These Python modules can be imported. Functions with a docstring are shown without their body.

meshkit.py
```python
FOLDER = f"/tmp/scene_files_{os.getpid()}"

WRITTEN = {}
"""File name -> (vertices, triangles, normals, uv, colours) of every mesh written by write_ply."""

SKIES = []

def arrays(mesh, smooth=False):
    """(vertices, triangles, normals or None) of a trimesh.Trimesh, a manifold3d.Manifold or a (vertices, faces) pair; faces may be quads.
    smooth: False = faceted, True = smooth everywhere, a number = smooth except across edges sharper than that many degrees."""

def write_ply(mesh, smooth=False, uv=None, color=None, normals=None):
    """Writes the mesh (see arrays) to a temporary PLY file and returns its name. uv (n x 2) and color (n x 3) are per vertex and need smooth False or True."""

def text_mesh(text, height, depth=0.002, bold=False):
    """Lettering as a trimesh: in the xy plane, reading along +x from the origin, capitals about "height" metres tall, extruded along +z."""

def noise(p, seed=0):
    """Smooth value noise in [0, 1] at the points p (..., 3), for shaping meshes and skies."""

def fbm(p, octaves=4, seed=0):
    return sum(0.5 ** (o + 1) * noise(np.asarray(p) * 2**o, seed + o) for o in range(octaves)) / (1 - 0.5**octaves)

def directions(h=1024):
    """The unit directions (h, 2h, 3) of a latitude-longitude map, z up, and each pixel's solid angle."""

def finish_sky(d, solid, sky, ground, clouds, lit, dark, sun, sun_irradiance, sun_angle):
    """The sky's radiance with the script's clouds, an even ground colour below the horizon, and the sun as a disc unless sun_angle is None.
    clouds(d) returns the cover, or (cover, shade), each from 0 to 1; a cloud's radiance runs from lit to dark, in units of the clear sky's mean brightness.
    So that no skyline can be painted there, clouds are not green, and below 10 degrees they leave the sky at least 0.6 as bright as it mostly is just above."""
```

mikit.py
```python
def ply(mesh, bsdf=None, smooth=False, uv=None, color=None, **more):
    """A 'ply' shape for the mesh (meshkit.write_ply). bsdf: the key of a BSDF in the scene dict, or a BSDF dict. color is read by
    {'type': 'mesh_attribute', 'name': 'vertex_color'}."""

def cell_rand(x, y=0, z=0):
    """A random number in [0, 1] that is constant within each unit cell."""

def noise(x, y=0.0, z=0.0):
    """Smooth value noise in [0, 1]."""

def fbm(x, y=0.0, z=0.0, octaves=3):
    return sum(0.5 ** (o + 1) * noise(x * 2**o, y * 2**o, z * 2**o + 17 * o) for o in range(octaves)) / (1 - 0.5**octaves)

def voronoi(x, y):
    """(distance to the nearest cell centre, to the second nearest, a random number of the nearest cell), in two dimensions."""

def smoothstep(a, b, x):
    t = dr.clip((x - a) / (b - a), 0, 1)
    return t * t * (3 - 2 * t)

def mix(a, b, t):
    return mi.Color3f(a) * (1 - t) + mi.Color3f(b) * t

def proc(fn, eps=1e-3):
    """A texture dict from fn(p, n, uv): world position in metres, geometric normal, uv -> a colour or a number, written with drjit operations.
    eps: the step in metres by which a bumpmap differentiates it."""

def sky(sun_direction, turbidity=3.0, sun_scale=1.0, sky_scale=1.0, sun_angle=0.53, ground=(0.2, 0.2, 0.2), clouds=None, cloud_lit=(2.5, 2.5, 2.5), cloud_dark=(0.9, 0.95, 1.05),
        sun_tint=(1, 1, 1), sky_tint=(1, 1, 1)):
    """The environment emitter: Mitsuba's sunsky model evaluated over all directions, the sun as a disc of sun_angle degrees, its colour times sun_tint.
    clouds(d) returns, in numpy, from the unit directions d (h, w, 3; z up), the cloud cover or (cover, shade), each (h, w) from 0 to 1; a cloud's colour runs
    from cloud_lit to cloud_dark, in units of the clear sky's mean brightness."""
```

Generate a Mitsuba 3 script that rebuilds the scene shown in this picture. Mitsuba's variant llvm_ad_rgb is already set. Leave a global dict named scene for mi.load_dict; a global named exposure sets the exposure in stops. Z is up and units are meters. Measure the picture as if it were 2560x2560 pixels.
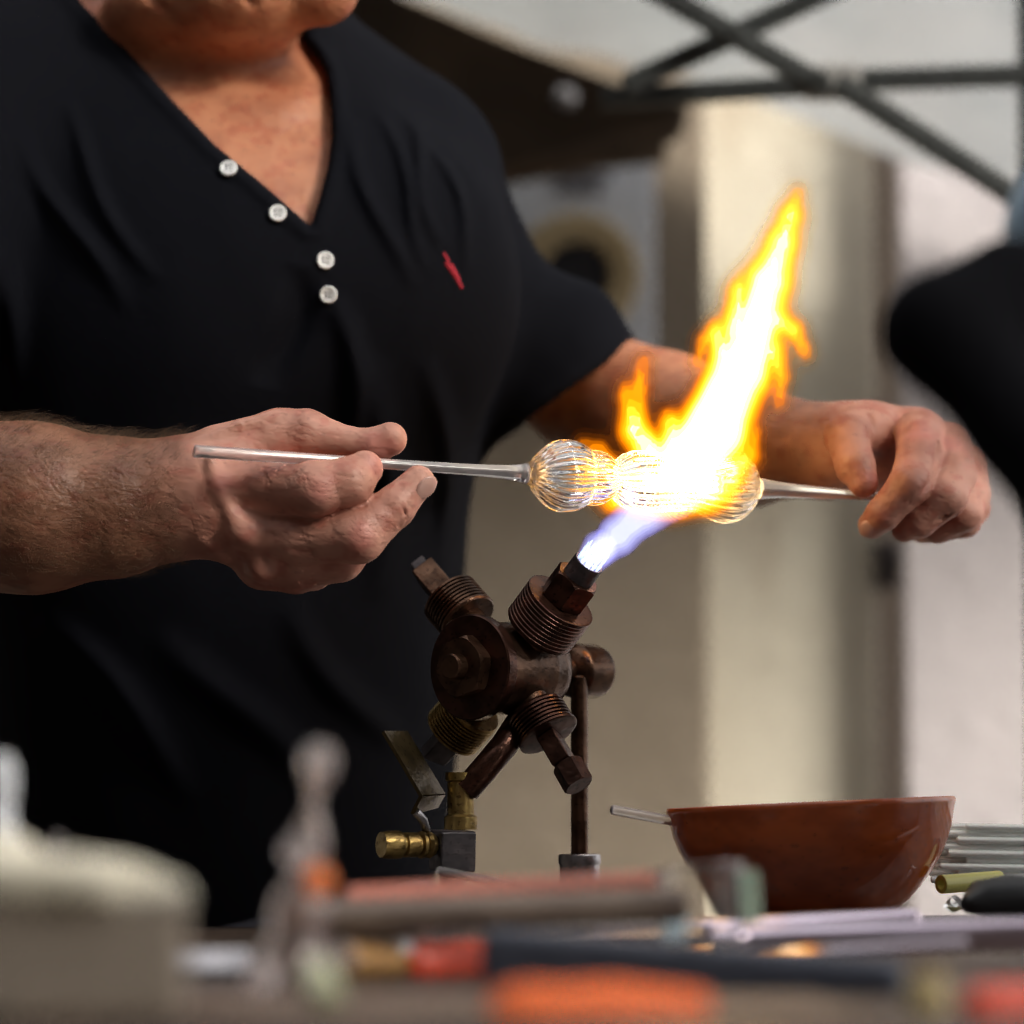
import math, random
import numpy as np, trimesh, drjit as dr, mitsuba as mi, mikit, meshkit
import manifold3d as m3
import shapely.geometry as sg
from mikit import noise, fbm, smoothstep, mix, proc
T = mi.ScalarTransform4f
rng = np.random.default_rng(7)
random.seed(7)

# ------------------------------------------------------------------ camera, sky, exposure
PITCH = math.atan(750 / 8000)
CAM = np.array([0.0, 0.0, 1.0])
FWD = np.array([0, math.cos(PITCH), math.sin(PITCH)])
UP = np.array([0, -math.sin(PITCH), math.cos(PITCH)])
RIGHT = np.array([1.0, 0, 0])
exposure = 4.1
LIT = 2.0 ** -exposure          # radiance of a lit thing that just reaches white
scene, labels = {}, {}
scene['camera'] = {'type': 'thinlens', 'to_world': T().look_at(origin=CAM.tolist(), target=(CAM + FWD).tolist(), up=[0, 0, 1]),
                   'fov': math.degrees(2 * math.atan(1280 / 8000)), 'fov_axis': 'x', 'aperture_radius': 0.018, 'focus_distance': 2.005,
                   'near_clip': 0.05, 'far_clip': 400.0}
scene['sky'] = mikit.sky([0.62, -0.60, 0.52], turbidity=3, sun_scale=0.25, sun_angle=22, sky_scale=0.9, sun_tint=(0.84, 1.0, 1.30), sky_tint=(0.95, 1.0, 1.07),
                         clouds=lambda d: 1.0, cloud_lit=(1.0, 1.0, 1.0), cloud_dark=(0.9, 0.92, 0.95), ground=(0.08, 0.07, 0.06))


def P(px, py, d):
    """A point of the place seen at photo pixel (px, py) (2560 frame) at depth d."""
    return CAM + d * (FWD + RIGHT * (px - 1280) / 8000 + UP * (1280 - py) / 8000)


def PY(px, py, Y):
    v = FWD + RIGHT * (px - 1280) / 8000 + UP * (1280 - py) / 8000
    return CAM + v * (Y - CAM[1]) / v[1]


def S(px, d=2.0):
    return px * d / 8000.0


# ------------------------------------------------------------------ helpers
def numbered(key):
    if key not in scene and key not in labels:
        return key
    k = 1
    while f'{key}_{k:03d}' in scene or f'{key}_{k:03d}' in labels:
        k += 1
    return f'{key}_{k:03d}'


def thing(name, label, cat, group=None, kind=None):
    key = numbered(name)
    labels[key] = {'label': label, 'category': cat}
    if group: labels[key]['group'] = group
    if kind: labels[key]['kind'] = kind
    return key


def put(name, mesh, bsdf, parent=None, smooth=40, label=None, cat=None, group=None, kind=None, **kw):
    key = numbered(parent + '__' + name if parent else name)
    scene[key] = mikit.ply(mesh, bsdf, smooth=smooth, **kw)
    d = {}
    if label: d['label'] = label
    if cat: d['category'] = cat
    if group: d['group'] = group
    if kind: d['kind'] = kind
    if d: labels[key] = d
    return key


def cat_(ms):
    return trimesh.util.concatenate([tm(m) for m in ms])


def tm(m):
    if hasattr(m, 'to_mesh'):
        x = m.to_mesh()
        return trimesh.Trimesh(x.vert_properties[:, :3], x.tri_verts, process=False)
    return m


def man(m):
    m = tm(m)
    return m3.Manifold(m3.Mesh(np.asarray(m.vertices, np.float32), np.asarray(m.faces, np.uint32)))


def frame(o, z, x=None):
    z = np.asarray(z, float); z = z / np.linalg.norm(z)
    x = np.array([0, 0, 1.0]) if x is None else np.asarray(x, float)
    if abs(x @ z) > 0.95 * np.linalg.norm(x): x = np.array([0, 1.0, 0])
    x = x - z * (x @ z); x /= np.linalg.norm(x)
    M = np.eye(4); M[:3, 0] = x; M[:3, 1] = np.cross(z, x); M[:3, 2] = z; M[:3, 3] = o
    return M


def lathe(profile, M=None, n=48):
    """profile: (r, z) pairs, closed along the axis."""
    m = trimesh.creation.revolve(np.array(profile, float), sections=n)
    m.merge_vertices()
    m.fix_normals()
    if M is not None: m.apply_transform(M)
    return m


def rod(a, b, r, n=20, r2=None, chamfer=True):
    a, b = np.asarray(a, float), np.asarray(b, float)
    L = np.linalg.norm(b - a); r2 = r if r2 is None else r2
    c = min(r, r2) * 0.25 if chamfer else 0.0
    pr = [(0, 0), (r - c, 0), (r, c), (r2, L - c), (r2 - c, L), (0, L)] if chamfer else [(0, 0), (r, 0), (r2, L), (0, L)]
    return lathe(pr, frame(a, b - a), n)


def rbox(sx, sy, sz, r, M=None, n=12):
    """rounded box centred on the origin"""
    c = m3.Manifold.sphere(r, n)
    hx, hy, hz = sx / 2 - r, sy / 2 - r, sz / 2 - r
    m = tm(m3.Manifold.batch_hull([c.translate((x * hx, y * hy, z * hz)) for x in (-1, 1) for y in (-1, 1) for z in (-1, 1)]))
    if M is not None: m.apply_transform(M)
    return m


def TR(x, y, z, rz=0.0, ry=0.0, rx=0.0):
    return trimesh.transformations.translation_matrix([x, y, z]) @ trimesh.transformations.euler_matrix(rx, ry, rz, 'sxyz')


def tube_path(pts, rad, n=10):
    pts = np.asarray(pts, float)
    from_ = np.gradient(pts, axis=0); from_ /= np.linalg.norm(from_, axis=1, keepdims=True)
    rad = np.broadcast_to(rad, (len(pts),))
    ref = np.array([0.31, 0.2, 0.93]); a = [np.cross(from_[0], ref)]
    for t_ in from_:
        v_ = a[-1] - t_ * (a[-1] @ t_); a.append(v_ / np.linalg.norm(v_))
    a = np.array(a[1:]); b = np.cross(from_, a)
    t = np.arange(n) * 2 * np.pi / n
    v = pts[:, None] + rad[:, None, None] * (np.cos(t)[None, :, None] * a[:, None] + np.sin(t)[None, :, None] * b[:, None])
    i, j = np.meshgrid(np.arange(len(pts) - 1), np.arange(n), indexing='ij')
    q = np.stack([i * n + j, i * n + (j + 1) % n, (i + 1) * n + (j + 1) % n, (i + 1) * n + j], -1).reshape(-1, 4)
    V = np.vstack([v.reshape(-1, 3), pts[:1], pts[-1:]])
    k = np.arange(n); c0, c1 = len(pts) * n, len(pts) * n + 1; l = (len(pts) - 1) * n
    f = np.vstack([q[:, [0, 1, 2]], q[:, [0, 2, 3]], np.stack([k * 0 + c0, (k + 1) % n, k], 1), np.stack([k * 0 + c1, l + k, l + (k + 1) % n], 1)])
    m = trimesh.Trimesh(V, f, process=False); m.fix_normals()
    return m


# ------------------------------------------------------------------ signed distance modelling (surface nets)
def smin(a, b, k):
    h = np.clip(0.5 + 0.5 * (b - a) / k, 0, 1)
    return b + (a - b) * h - k * h * (1 - h)


def smax(a, b, k):
    return -smin(-a, -b, k)


def cone(p, a, b, r1, r2):
    a, b = np.asarray(a), np.asarray(b); d = b - a
    t = np.clip((p - a) @ d / max(d @ d, 1e-12), 0, 1)
    return np.linalg.norm(p - a - t[:, None] * d, axis=1) - (r1 + (r2 - r1) * t)


def ell(p, c, r, R=None):
    q = p - np.asarray(c)
    if R is not None: q = q @ R
    q = q / np.asarray(r)
    k0 = np.linalg.norm(q, axis=1); k1 = np.linalg.norm(q / np.asarray(r), axis=1) + 1e-9
    return k0 * (k0 - 1) / k1


def rotz(a):
    c, s = math.cos(a), math.sin(a)
    return np.array([[c, -s, 0], [s, c, 0], [0, 0, 1.0]])


def isosurface(f, lo, hi, h, B=6, newton=2):
    lo, hi = np.asarray(lo, float), np.asarray(hi, float)
    nb = np.maximum(np.ceil((hi - lo) / (h * B)).astype(int), 1)
    cg = np.stack(np.meshgrid(*[np.arange(n) + 0.5 for n in nb], indexing='ij'), -1)
    cv = f((lo + cg * h * B).reshape(-1, 3)).reshape(nb)
    act = np.abs(cv) < h * B * 0.9 * 1.9 + 2 * h
    n = nb * B + 1
    F = np.repeat(np.repeat(np.repeat(np.sign(cv) * 1.0, B, 0), B, 1), B, 2)
    F = np.pad(F, ((0, 1),) * 3, mode='edge').astype(np.float32)
    A = np.zeros(n, bool)
    Af = np.repeat(np.repeat(np.repeat(act, B, 0), B, 1), B, 2)
    for x in (0, 1):
        for y in (0, 1):
            for z in (0, 1):
                A[x:x + Af.shape[0], y:y + Af.shape[1], z:z + Af.shape[2]] |= Af
    idx = np.argwhere(A)
    vals = np.empty(len(idx), np.float32)
    for s in range(0, len(idx), 200000):
        vals[s:s + 200000] = f(lo + idx[s:s + 200000] * h)
    F[A] = vals
    neg = F < 0
    c = np.zeros(np.array(n) - 1, np.int8)
    for x in (0, 1):
        for y in (0, 1):
            for z in (0, 1):
                c += neg[x:n[0] - 1 + x, y:n[1] - 1 + y, z:n[2] - 1 + z]
    mixed = (c > 0) & (c < 8) & Af
    cells = np.argwhere(mixed)
    cid = -np.ones(mixed.shape, np.int64); cid[mixed] = np.arange(len(cells))
    acc, cnt = np.zeros((len(cells), 3)), np.zeros(len(cells))
    corners = [(x, y, z) for x in (0, 1) for y in (0, 1) for z in (0, 1)]
    for a in range(8):
        for b in range(a + 1, 8):
            if sum(u != w for u, w in zip(corners[a], corners[b])) != 1: continue
            pa, pb = cells + corners[a], cells + corners[b]
            va, vb = F[tuple(pa.T)], F[tuple(pb.T)]
            on = (va < 0) != (vb < 0)
            t = va[on] / (va[on] - vb[on])
            acc[on] += pa[on] + t[:, None] * (pb[on] - pa[on]); cnt[on] += 1
    V = lo + h * acc / cnt[:, None]
    quads = []
    for ax in range(3):
        o1, o2 = (ax + 1) % 3, (ax + 2) % 3
        sl0 = [slice(1, -1)] * 3; sl1 = [slice(1, -1)] * 3
        sl0[ax] = slice(0, -1); sl1[ax] = slice(1, None)
        a, b = neg[tuple(sl0)], neg[tuple(sl1)]
        for flip, m in ((False, a & ~b), (True, ~a & b)):
            e = np.argwhere(m)
            if not len(e): continue
            base = e.copy(); base[:, o1] += 1; base[:, o2] += 1
            q = []
            for d1, d2 in ((-1, -1), (0, -1), (0, 0), (-1, 0)):
                k = base.copy(); k[:, o1] += d1; k[:, o2] += d2
                q.append(cid[tuple(k.T)])
            q = np.stack(q, 1)
            q = q[(q >= 0).all(1)]
            quads.append(q[:, ::-1] if flip else q)
    q = np.vstack(quads)
    for _ in range(newton):
        e = h * 0.3
        v0 = f(V)
        g = np.stack([f(V + np.eye(3)[k] * e) - f(V - np.eye(3)[k] * e) for k in range(3)], 1) / (2 * e)
        st = -(v0 / np.maximum((g * g).sum(1), 0.05))[:, None] * g
        st = np.clip(st, -h * 0.5, h * 0.5)
        V = V + st
    m = trimesh.Trimesh(V, np.vstack([q[:, [0, 1, 2]], q[:, [0, 2, 3]]]), process=False)
    return m


def chain(p, joints, k=None, d0=0.0):
    """joints: (px, py, depth, radius px): bones between consecutive joints, smoothly joined."""
    out = None
    for (x1, y1, d1, r1), (x2, y2, d2, r2) in zip(joints[:-1], joints[1:]):
        v = cone(p, P(x1, y1, d1), P(x2, y2, d2), S(r1, d1), S(r2, d2))
        out = v if out is None else (np.minimum(out, v) if k is None else smin(out, v, k))
    return out


# ------------------------------------------------------------------ materials
def principled(color, rough=0.6, **kw):
    c = color if isinstance(color, dict) else {'type': 'rgb', 'value': list(color)}
    return {'type': 'principled', 'base_color': c, 'roughness': rough, **kw}


def material(name, bsdf, bump=None, scale=1.0, two=True):
    if bump is not None:
        bsdf = {'type': 'bumpmap', 'arbitrary': bump, 'scale': scale, 'bsdf': bsdf}
    scene['mat_' + name] = {'type': 'twosided', 'bsdf': bsdf} if two else bsdf
    return 'mat_' + name


def vary(c1, c2, freq, octaves=4, contrast=(0.3, 0.7)):
    def fn(p, n, uv):
        return mix(c1, c2, smoothstep(contrast[0], contrast[1], fbm(p.x * freq, p.y * freq, p.z * freq, octaves)))
    return proc(fn)


def skin_color(p, n, uv):
    b = fbm(p.x * 38, p.y * 38, p.z * 38, 3)
    s = fbm(p.x * 120 + 5, p.y * 120, p.z * 120, 3)
    face = mix((0.40, 0.145, 0.075), (0.50, 0.205, 0.108), smoothstep(0.3, 0.7, b))
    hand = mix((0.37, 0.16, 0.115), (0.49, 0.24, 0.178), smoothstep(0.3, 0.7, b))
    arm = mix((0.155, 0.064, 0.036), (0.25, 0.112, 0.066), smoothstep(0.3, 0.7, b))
    low = 1 - smoothstep(1.27, 1.33, p.z)                       # arms darkened below the sleeves: tan plus painted dimmer light
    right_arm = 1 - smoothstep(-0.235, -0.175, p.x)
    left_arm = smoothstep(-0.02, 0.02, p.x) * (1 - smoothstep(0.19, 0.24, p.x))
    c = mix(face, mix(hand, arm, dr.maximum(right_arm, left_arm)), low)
    c = mix(c, mi.Color3f(c.x * 0.86, c.y * 0.62, c.z * 0.60), 0.75 * smoothstep(0.45, 0.75, s))
    for (kx, ky, kd, kr) in ((620, 1335, 1.95, 0.014), (655, 1425, 1.96, 0.012), (905, 1342, 1.94, 0.013), (800, 1230, 1.935, 0.014), (945, 1160, 1.955, 0.013), (940, 1115, 1.98, 0.016), (560, 1205, 1.955, 0.013), (2300, 1080, 2.10, 0.016), (2380, 1125, 2.11, 0.014), (2160, 1200, 2.09, 0.014), (2280, 1212, 2.075, 0.012)):
        q = P(kx, ky, kd)
        dd = dr.sqrt(dr.square(p.x - q[0]) + dr.square(p.y - q[1]) + dr.square(p.z - q[2]))
        c = mix(c, (0.52, 0.19, 0.16), 0.55 * (1 - smoothstep(0.2, 1.0, dd / kr)))
    f = noise(p.x * 300, p.y * 300, p.z * 300)
    return mix(c, c * 0.6, 0.35 * smoothstep(0.75, 0.95, f))


def skin_bump(p, n, uv):
    a = fbm(p.x * 420, p.y * 420, p.z * 420, 3)
    w = fbm(p.x * 150 + 2 * a, p.y * 150, p.z * 150, 3)
    v = dr.abs(fbm(p.x * 70, p.y * 70 + 4, p.z * 110, 2) - 0.5)
    return a * 0.5 + w + 0.16 * smoothstep(0.0, 0.07, v)


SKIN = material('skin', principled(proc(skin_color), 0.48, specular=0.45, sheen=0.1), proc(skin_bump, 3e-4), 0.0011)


def cloth_color(p, n, uv):
    f = fbm(p.x * 900, p.y * 900, p.z * 900, 2)
    return mix((0.0029, 0.0033, 0.0056), (0.0064, 0.0068, 0.0102), f)


def cloth_bump(p, n, uv):
    return dr.sin((p.x + p.y * 0.6) * 2 * math.pi * 900) * dr.sin(p.z * 2 * math.pi * 700) * 0.3 + fbm(p.x * 260, p.y * 260, p.z * 260, 3)


CLOTH = material('black_jersey', principled(proc(cloth_color), 0.85, specular=0.06, sheen=0.05), proc(cloth_bump, 3e-4), 0.0004)
BUTTON = material('button', principled((0.82, 0.83, 0.85), 0.25, specular=0.6, clearcoat=0.6, clearcoat_gloss=0.9))
BUTTON_DARK = material('button_thread', principled((0.06, 0.06, 0.065), 0.7))
LOGO = material('red_thread', principled((0.34, 0.012, 0.03), 0.8))
HAIR = material('hair', principled((0.13, 0.075, 0.04), 0.45, specular=0.5))
HEADHAIR = material('head_hair', principled(vary((0.35, 0.27, 0.15), (0.55, 0.45, 0.28), 220), 0.5))
NAIL = material('nail', principled((0.50, 0.29, 0.24), 0.20, specular=0.6, clearcoat=0.5))
TROUSER = material('trousers', principled(vary((0.03, 0.035, 0.05), (0.05, 0.055, 0.075), 300), 0.9))


def metal_color(c1, c2, c3):
    def fn(p, n, uv):
        a = fbm(p.x * 90, p.y * 90, p.z * 90, 4)
        b = fbm(p.x * 420 + 9, p.y * 420, p.z * 420, 2)
        c = mix(c1, c2, smoothstep(0.3, 0.7, a))
        return mix(c, c3, 0.6 * smoothstep(0.6, 0.8, b))
    return proc(fn)


def metal_rough(lo, hi):
    def fn(p, n, uv):
        return lo + (hi - lo) * fbm(p.x * 150, p.y * 150, p.z * 150, 3)
    return proc(fn)


def metal_bump(p, n, uv):
    return fbm(p.x * 350, p.y * 350, p.z * 350, 3)


BRONZE = material('bronze', principled(metal_color((0.050, 0.026, 0.016), (0.12, 0.064, 0.040), (0.018, 0.009, 0.006)), metal_rough(0.14, 0.40), metallic=0.85, specular=0.5), proc(metal_bump, 3e-4), 0.00028)
COPPER = material('oxidised_copper', principled(metal_color((0.034, 0.014, 0.009), (0.085, 0.036, 0.024), (0.014, 0.006, 0.005)), metal_rough(0.14, 0.42), metallic=0.8, specular=0.5), proc(metal_bump, 3e-4), 0.00028)
BRASS = material('old_brass', principled(metal_color((0.20, 0.13, 0.045), (0.36, 0.25, 0.09), (0.05, 0.032, 0.014)), metal_rough(0.2, 0.45), metallic=0.9), proc(metal_bump, 3e-4), 0.0005)
DARKBRASS = material('dark_brass', principled(metal_color((0.06, 0.045, 0.02), (0.11, 0.08, 0.035), (0.02, 0.014, 0.008)), metal_rough(0.2, 0.4), metallic=0.85), proc(metal_bump, 3e-4), 0.0005)
STEEL = material('steel', principled(metal_color((0.35, 0.34, 0.36), (0.52, 0.50, 0.52), (0.2, 0.19, 0.2)), metal_rough(0.2, 0.45), metallic=0.9), proc(metal_bump, 3e-4), 0.0003)
DARKIRON = material('dark_iron', principled(metal_color((0.05, 0.045, 0.05), (0.10, 0.085, 0.09), (0.03, 0.025, 0.025)), metal_rough(0.3, 0.55), metallic=0.6), proc(metal_bump, 3e-4), 0.0006)
GLASS = material('glass', {'type': 'dielectric', 'int_ior': 1.5, 'ext_ior': 1.0}, two=False)
MILKGLASS = material('rod_glass', principled((0.98, 0.93, 0.94), 0.09, spec_trans=0.80, eta=1.5, clearcoat=1.0, clearcoat_gloss=0.95), two=False)
GREENGLASS = material('green_glass', principled((0.90, 0.95, 0.92), 0.16, spec_trans=0.15, eta=1.5, clearcoat=1.0, clearcoat_gloss=0.95), two=False)
PINKGLASS = material('pink_glass', principled((0.85, 0.62, 0.75), 0.08, spec_trans=0.35, eta=1.5, clearcoat=1.0, clearcoat_gloss=0.95), two=False)


def glaze_color(p, n, uv):
    a = fbm(p.x * 45, p.y * 45, p.z * 70, 4)
    b = noise(p.x * 300, p.y * 300, p.z * 300)
    c = mix((0.30, 0.048, 0.007), (0.42, 0.085, 0.016), smoothstep(0.3, 0.7, a))
    return mix(c, (0.10, 0.02, 0.008), 0.5 * smoothstep(0.8, 0.95, b))


GLAZE = material('brown_glaze', principled(proc(glaze_color), 0.07, specular=0.6, clearcoat=1.0, clearcoat_gloss=0.95), proc(lambda p, n, uv: fbm(p.x * 30, p.y * 30, p.z * 60, 2), 5e-4), 0.0003)


# ------------------------------------------------------------------ the setting
def ground_color(p, n, uv):
    return mix((0.07, 0.06, 0.052), (0.12, 0.108, 0.097), fbm(p.x * 3, p.y * 3, p.z, 5))


GROUND = material('pavement', principled(proc(ground_color), 0.85), proc(lambda p, n, uv: fbm(p.x * 60, p.y * 60, 0, 3), 2e-3), 0.003)
g = trimesh.creation.box((500, 500, 0.2)); g.apply_translation((0, 0, -0.1))
put('ground', g, GROUND, smooth=False, kind='structure', label='grey paving under the stall', cat='ground')


def plaster(name, c1, c2, c3=None, freq=2.2):
    def fn(p, n, uv):
        a = fbm(p.x * freq + 11, p.y * freq, p.z * freq * 0.7, 4)
        b = fbm(p.x * 14, p.y * 14, p.z * 5, 3)
        c = mix(c1, c2, smoothstep(0.3, 0.7, a))
        return mix(c, c3 or c1, 0.5 * smoothstep(0.5, 0.8, b))
    return material(name, principled(proc(fn), 0.85, specular=0.2), proc(lambda p, n, uv: fbm(p.x * 40, p.y * 40, p.z * 40, 3), 2e-3), 0.003)


TAUPE = plaster('taupe_wall', (0.23, 0.185, 0.14), (0.31, 0.255, 0.20))
CREAM = plaster('cream_board', (0.70, 0.65, 0.54), (0.62, 0.56, 0.45), (0.42, 0.33, 0.24), 1.3)
LILAC = plaster('lilac_board', (0.58, 0.53, 0.54), (0.50, 0.46, 0.48))
DARKWOOD = plaster('dark_timber', (0.024, 0.015, 0.009), (0.055, 0.034, 0.020), None, 6)


def wall_panel(name, x0, x1, Y, ztop, thick, mat, label, cat):
    a, b = PY(x0, 1500, Y)[0], PY(x1, 1500, Y)[0]
    m = rbox(b - a, thick, ztop, 0.006, TR((a + b) / 2, Y + thick / 2, ztop / 2))
    return put(name, m, mat, label=label, cat=cat)


wall_panel('back_wall', -2600, 1772, 3.5, 2.4, 0.08, TAUPE, 'taupe plastered wall behind the glassworker', 'wall')
wall_panel('door_panel', 1700, 2196, 3.585, 2.4, 0.05, CREAM, 'cream stained door panel right of the taupe wall', 'door')
wall_panel('side_panel', 2262, 5200, 3.5, 2.4, 0.05, LILAC, 'pale lilac grey panel at the right behind the bystander', 'panel')
wall_panel('door_gap', 2180, 2290, 3.64, 2.4, 0.05, plaster('post_brown', (0.30, 0.255, 0.21), (0.36, 0.31, 0.26)), 'brown narrow door post between cream and lilac panels', 'post')
q = PY(2218, 1410, 3.575)
k = thing('door_latch', 'dark round door latch on the edge of the cream panel', 'latch')
put('plate', rbox(0.03, 0.012, 0.055, 0.004, TR(q[0], q[1] + 0.008, q[2])), DARKIRON, k)
put('knob', lathe([(0, 0), (0.012, 0), (0.012, 0.012), (0.02, 0.02), (0.02, 0.034), (0.014, 0.042), (0, 0.043)], frame(q, [0, -1, 0])), DARKIRON, k)

STUCCO = plaster('blocker_stucco', (0.06, 0.055, 0.05), (0.09, 0.08, 0.072))
k = thing('added_street_front', 'added unseen street front behind the camera, cutting the front light', 'building')  # added walls out of view, keeping front sky light off the person
put('wall', rbox(14.0, 0.4, 5.6, 0.01, TR(-2.5, -2.4, 2.8)), STUCCO, k)
put('side_wall', rbox(0.4, 13.0, 6.0, 0.01, TR(-4.2, -1.2, 3.0)), STUCCO, k)

# poster with a ring on the taupe wall
PAPER = material('poster_paper', principled(vary((0.60, 0.63, 0.70), (0.66, 0.68, 0.74), 6), 0.7))
k = thing('ring_poster', 'pale grey blue poster with beige ring around a black disc', 'poster')
a, b = PY(1180, 385, 3.47), PY(1640, 985, 3.47)
put('sheet', rbox(b[0] - a[0], 0.012, a[2] - b[2], 0.004, TR((a[0] + b[0]) / 2, 3.478, (a[2] + b[2]) / 2)), PAPER, k)
c = PY(1442, 690, 3.466)
s = 3.466 / 8000
put('ring', lathe([(84 * s, 0), (158 * s, 0), (158 * s, 0.012), (150 * s, 0.018), (92 * s, 0.018), (84 * s, 0.012), (84 * s, 0)], frame(c + [0, 0.003, 0], [0, -1, 0]), 64), material('ring_beige', principled(vary((0.44, 0.33, 0.18), (0.50, 0.39, 0.23), 20), 0.7)), k)
put('disc', lathe([(0, 0), (83.5 * s, 0), (83.5 * s, 0.010), (0, 0.010)], frame(c + [0, 0.003, 0], [0, -1, 0]), 48), material('disc_black', principled((0.012, 0.012, 0.018), 0.6)), k)
c = PY(1450, 455, 3.466)
put('printed_mark', cat_([rbox(150 * s, 0.004, 20 * s, 0.001, TR(c[0], c[1], c[2] + 14 * s)), rbox(110 * s, 0.004, 18 * s, 0.001, TR(c[0] - 4 * s, c[1], c[2] - 16 * s))]), material('ink', principled((0.10, 0.10, 0.12), 0.7)), k)

# dark awning board above the shoulder
pts = [(200, -700), (1000, -10), (1270, 105), (1560, 215), (1725, 270), (1700, 296), (1480, 345), (1230, 420), (1000, 470), (200, 560)]
w = np.array([PY(x, y, 3.2) for x, y in pts])
poly = sg.Polygon(w[:, [0, 2]])
m = trimesh.creation.extrude_polygon(poly, 0.12, engine='earcut')
m.apply_transform(np.array([[1, 0, 0, 0], [0, 0, -1, 3.32], [0, 1, 0, 0], [0, 0, 0, 1.0]]))
k = thing('timber_awning', 'dark brown timber awning behind the left shoulder', 'awning')
put('fascia', m, DARKWOOD, k, smooth=False)
q = PY(1415, 240, 3.19)
put('bolt', lathe([(0, 0), (0.012, 0), (0.012, 0.004), (0.007, 0.009), (0, 0.010)], frame(q + [0, 0.008, 0], [0, -1, 0])), STEEL, k)

pts = [(1100, 440), (1240, 405), (1500, 330), (1655, 285), (1668, 396), (1500, 412), (1240, 455), (1100, 470)]
w = np.array([PY(x, y, 3.36) for x, y in pts])
m = trimesh.creation.extrude_polygon(sg.Polygon(w[:, [0, 2]]), 0.03, engine='earcut')
m.apply_transform(np.array([[1, 0, 0, 0], [0, 0, -1, 3.39], [0, 1, 0, 0], [0, 0, 0, 1.0]]))
put('valance', m, plaster('brown_valance', (0.085, 0.060, 0.040), (0.12, 0.085, 0.058), None, 8), k, smooth=False)

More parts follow.
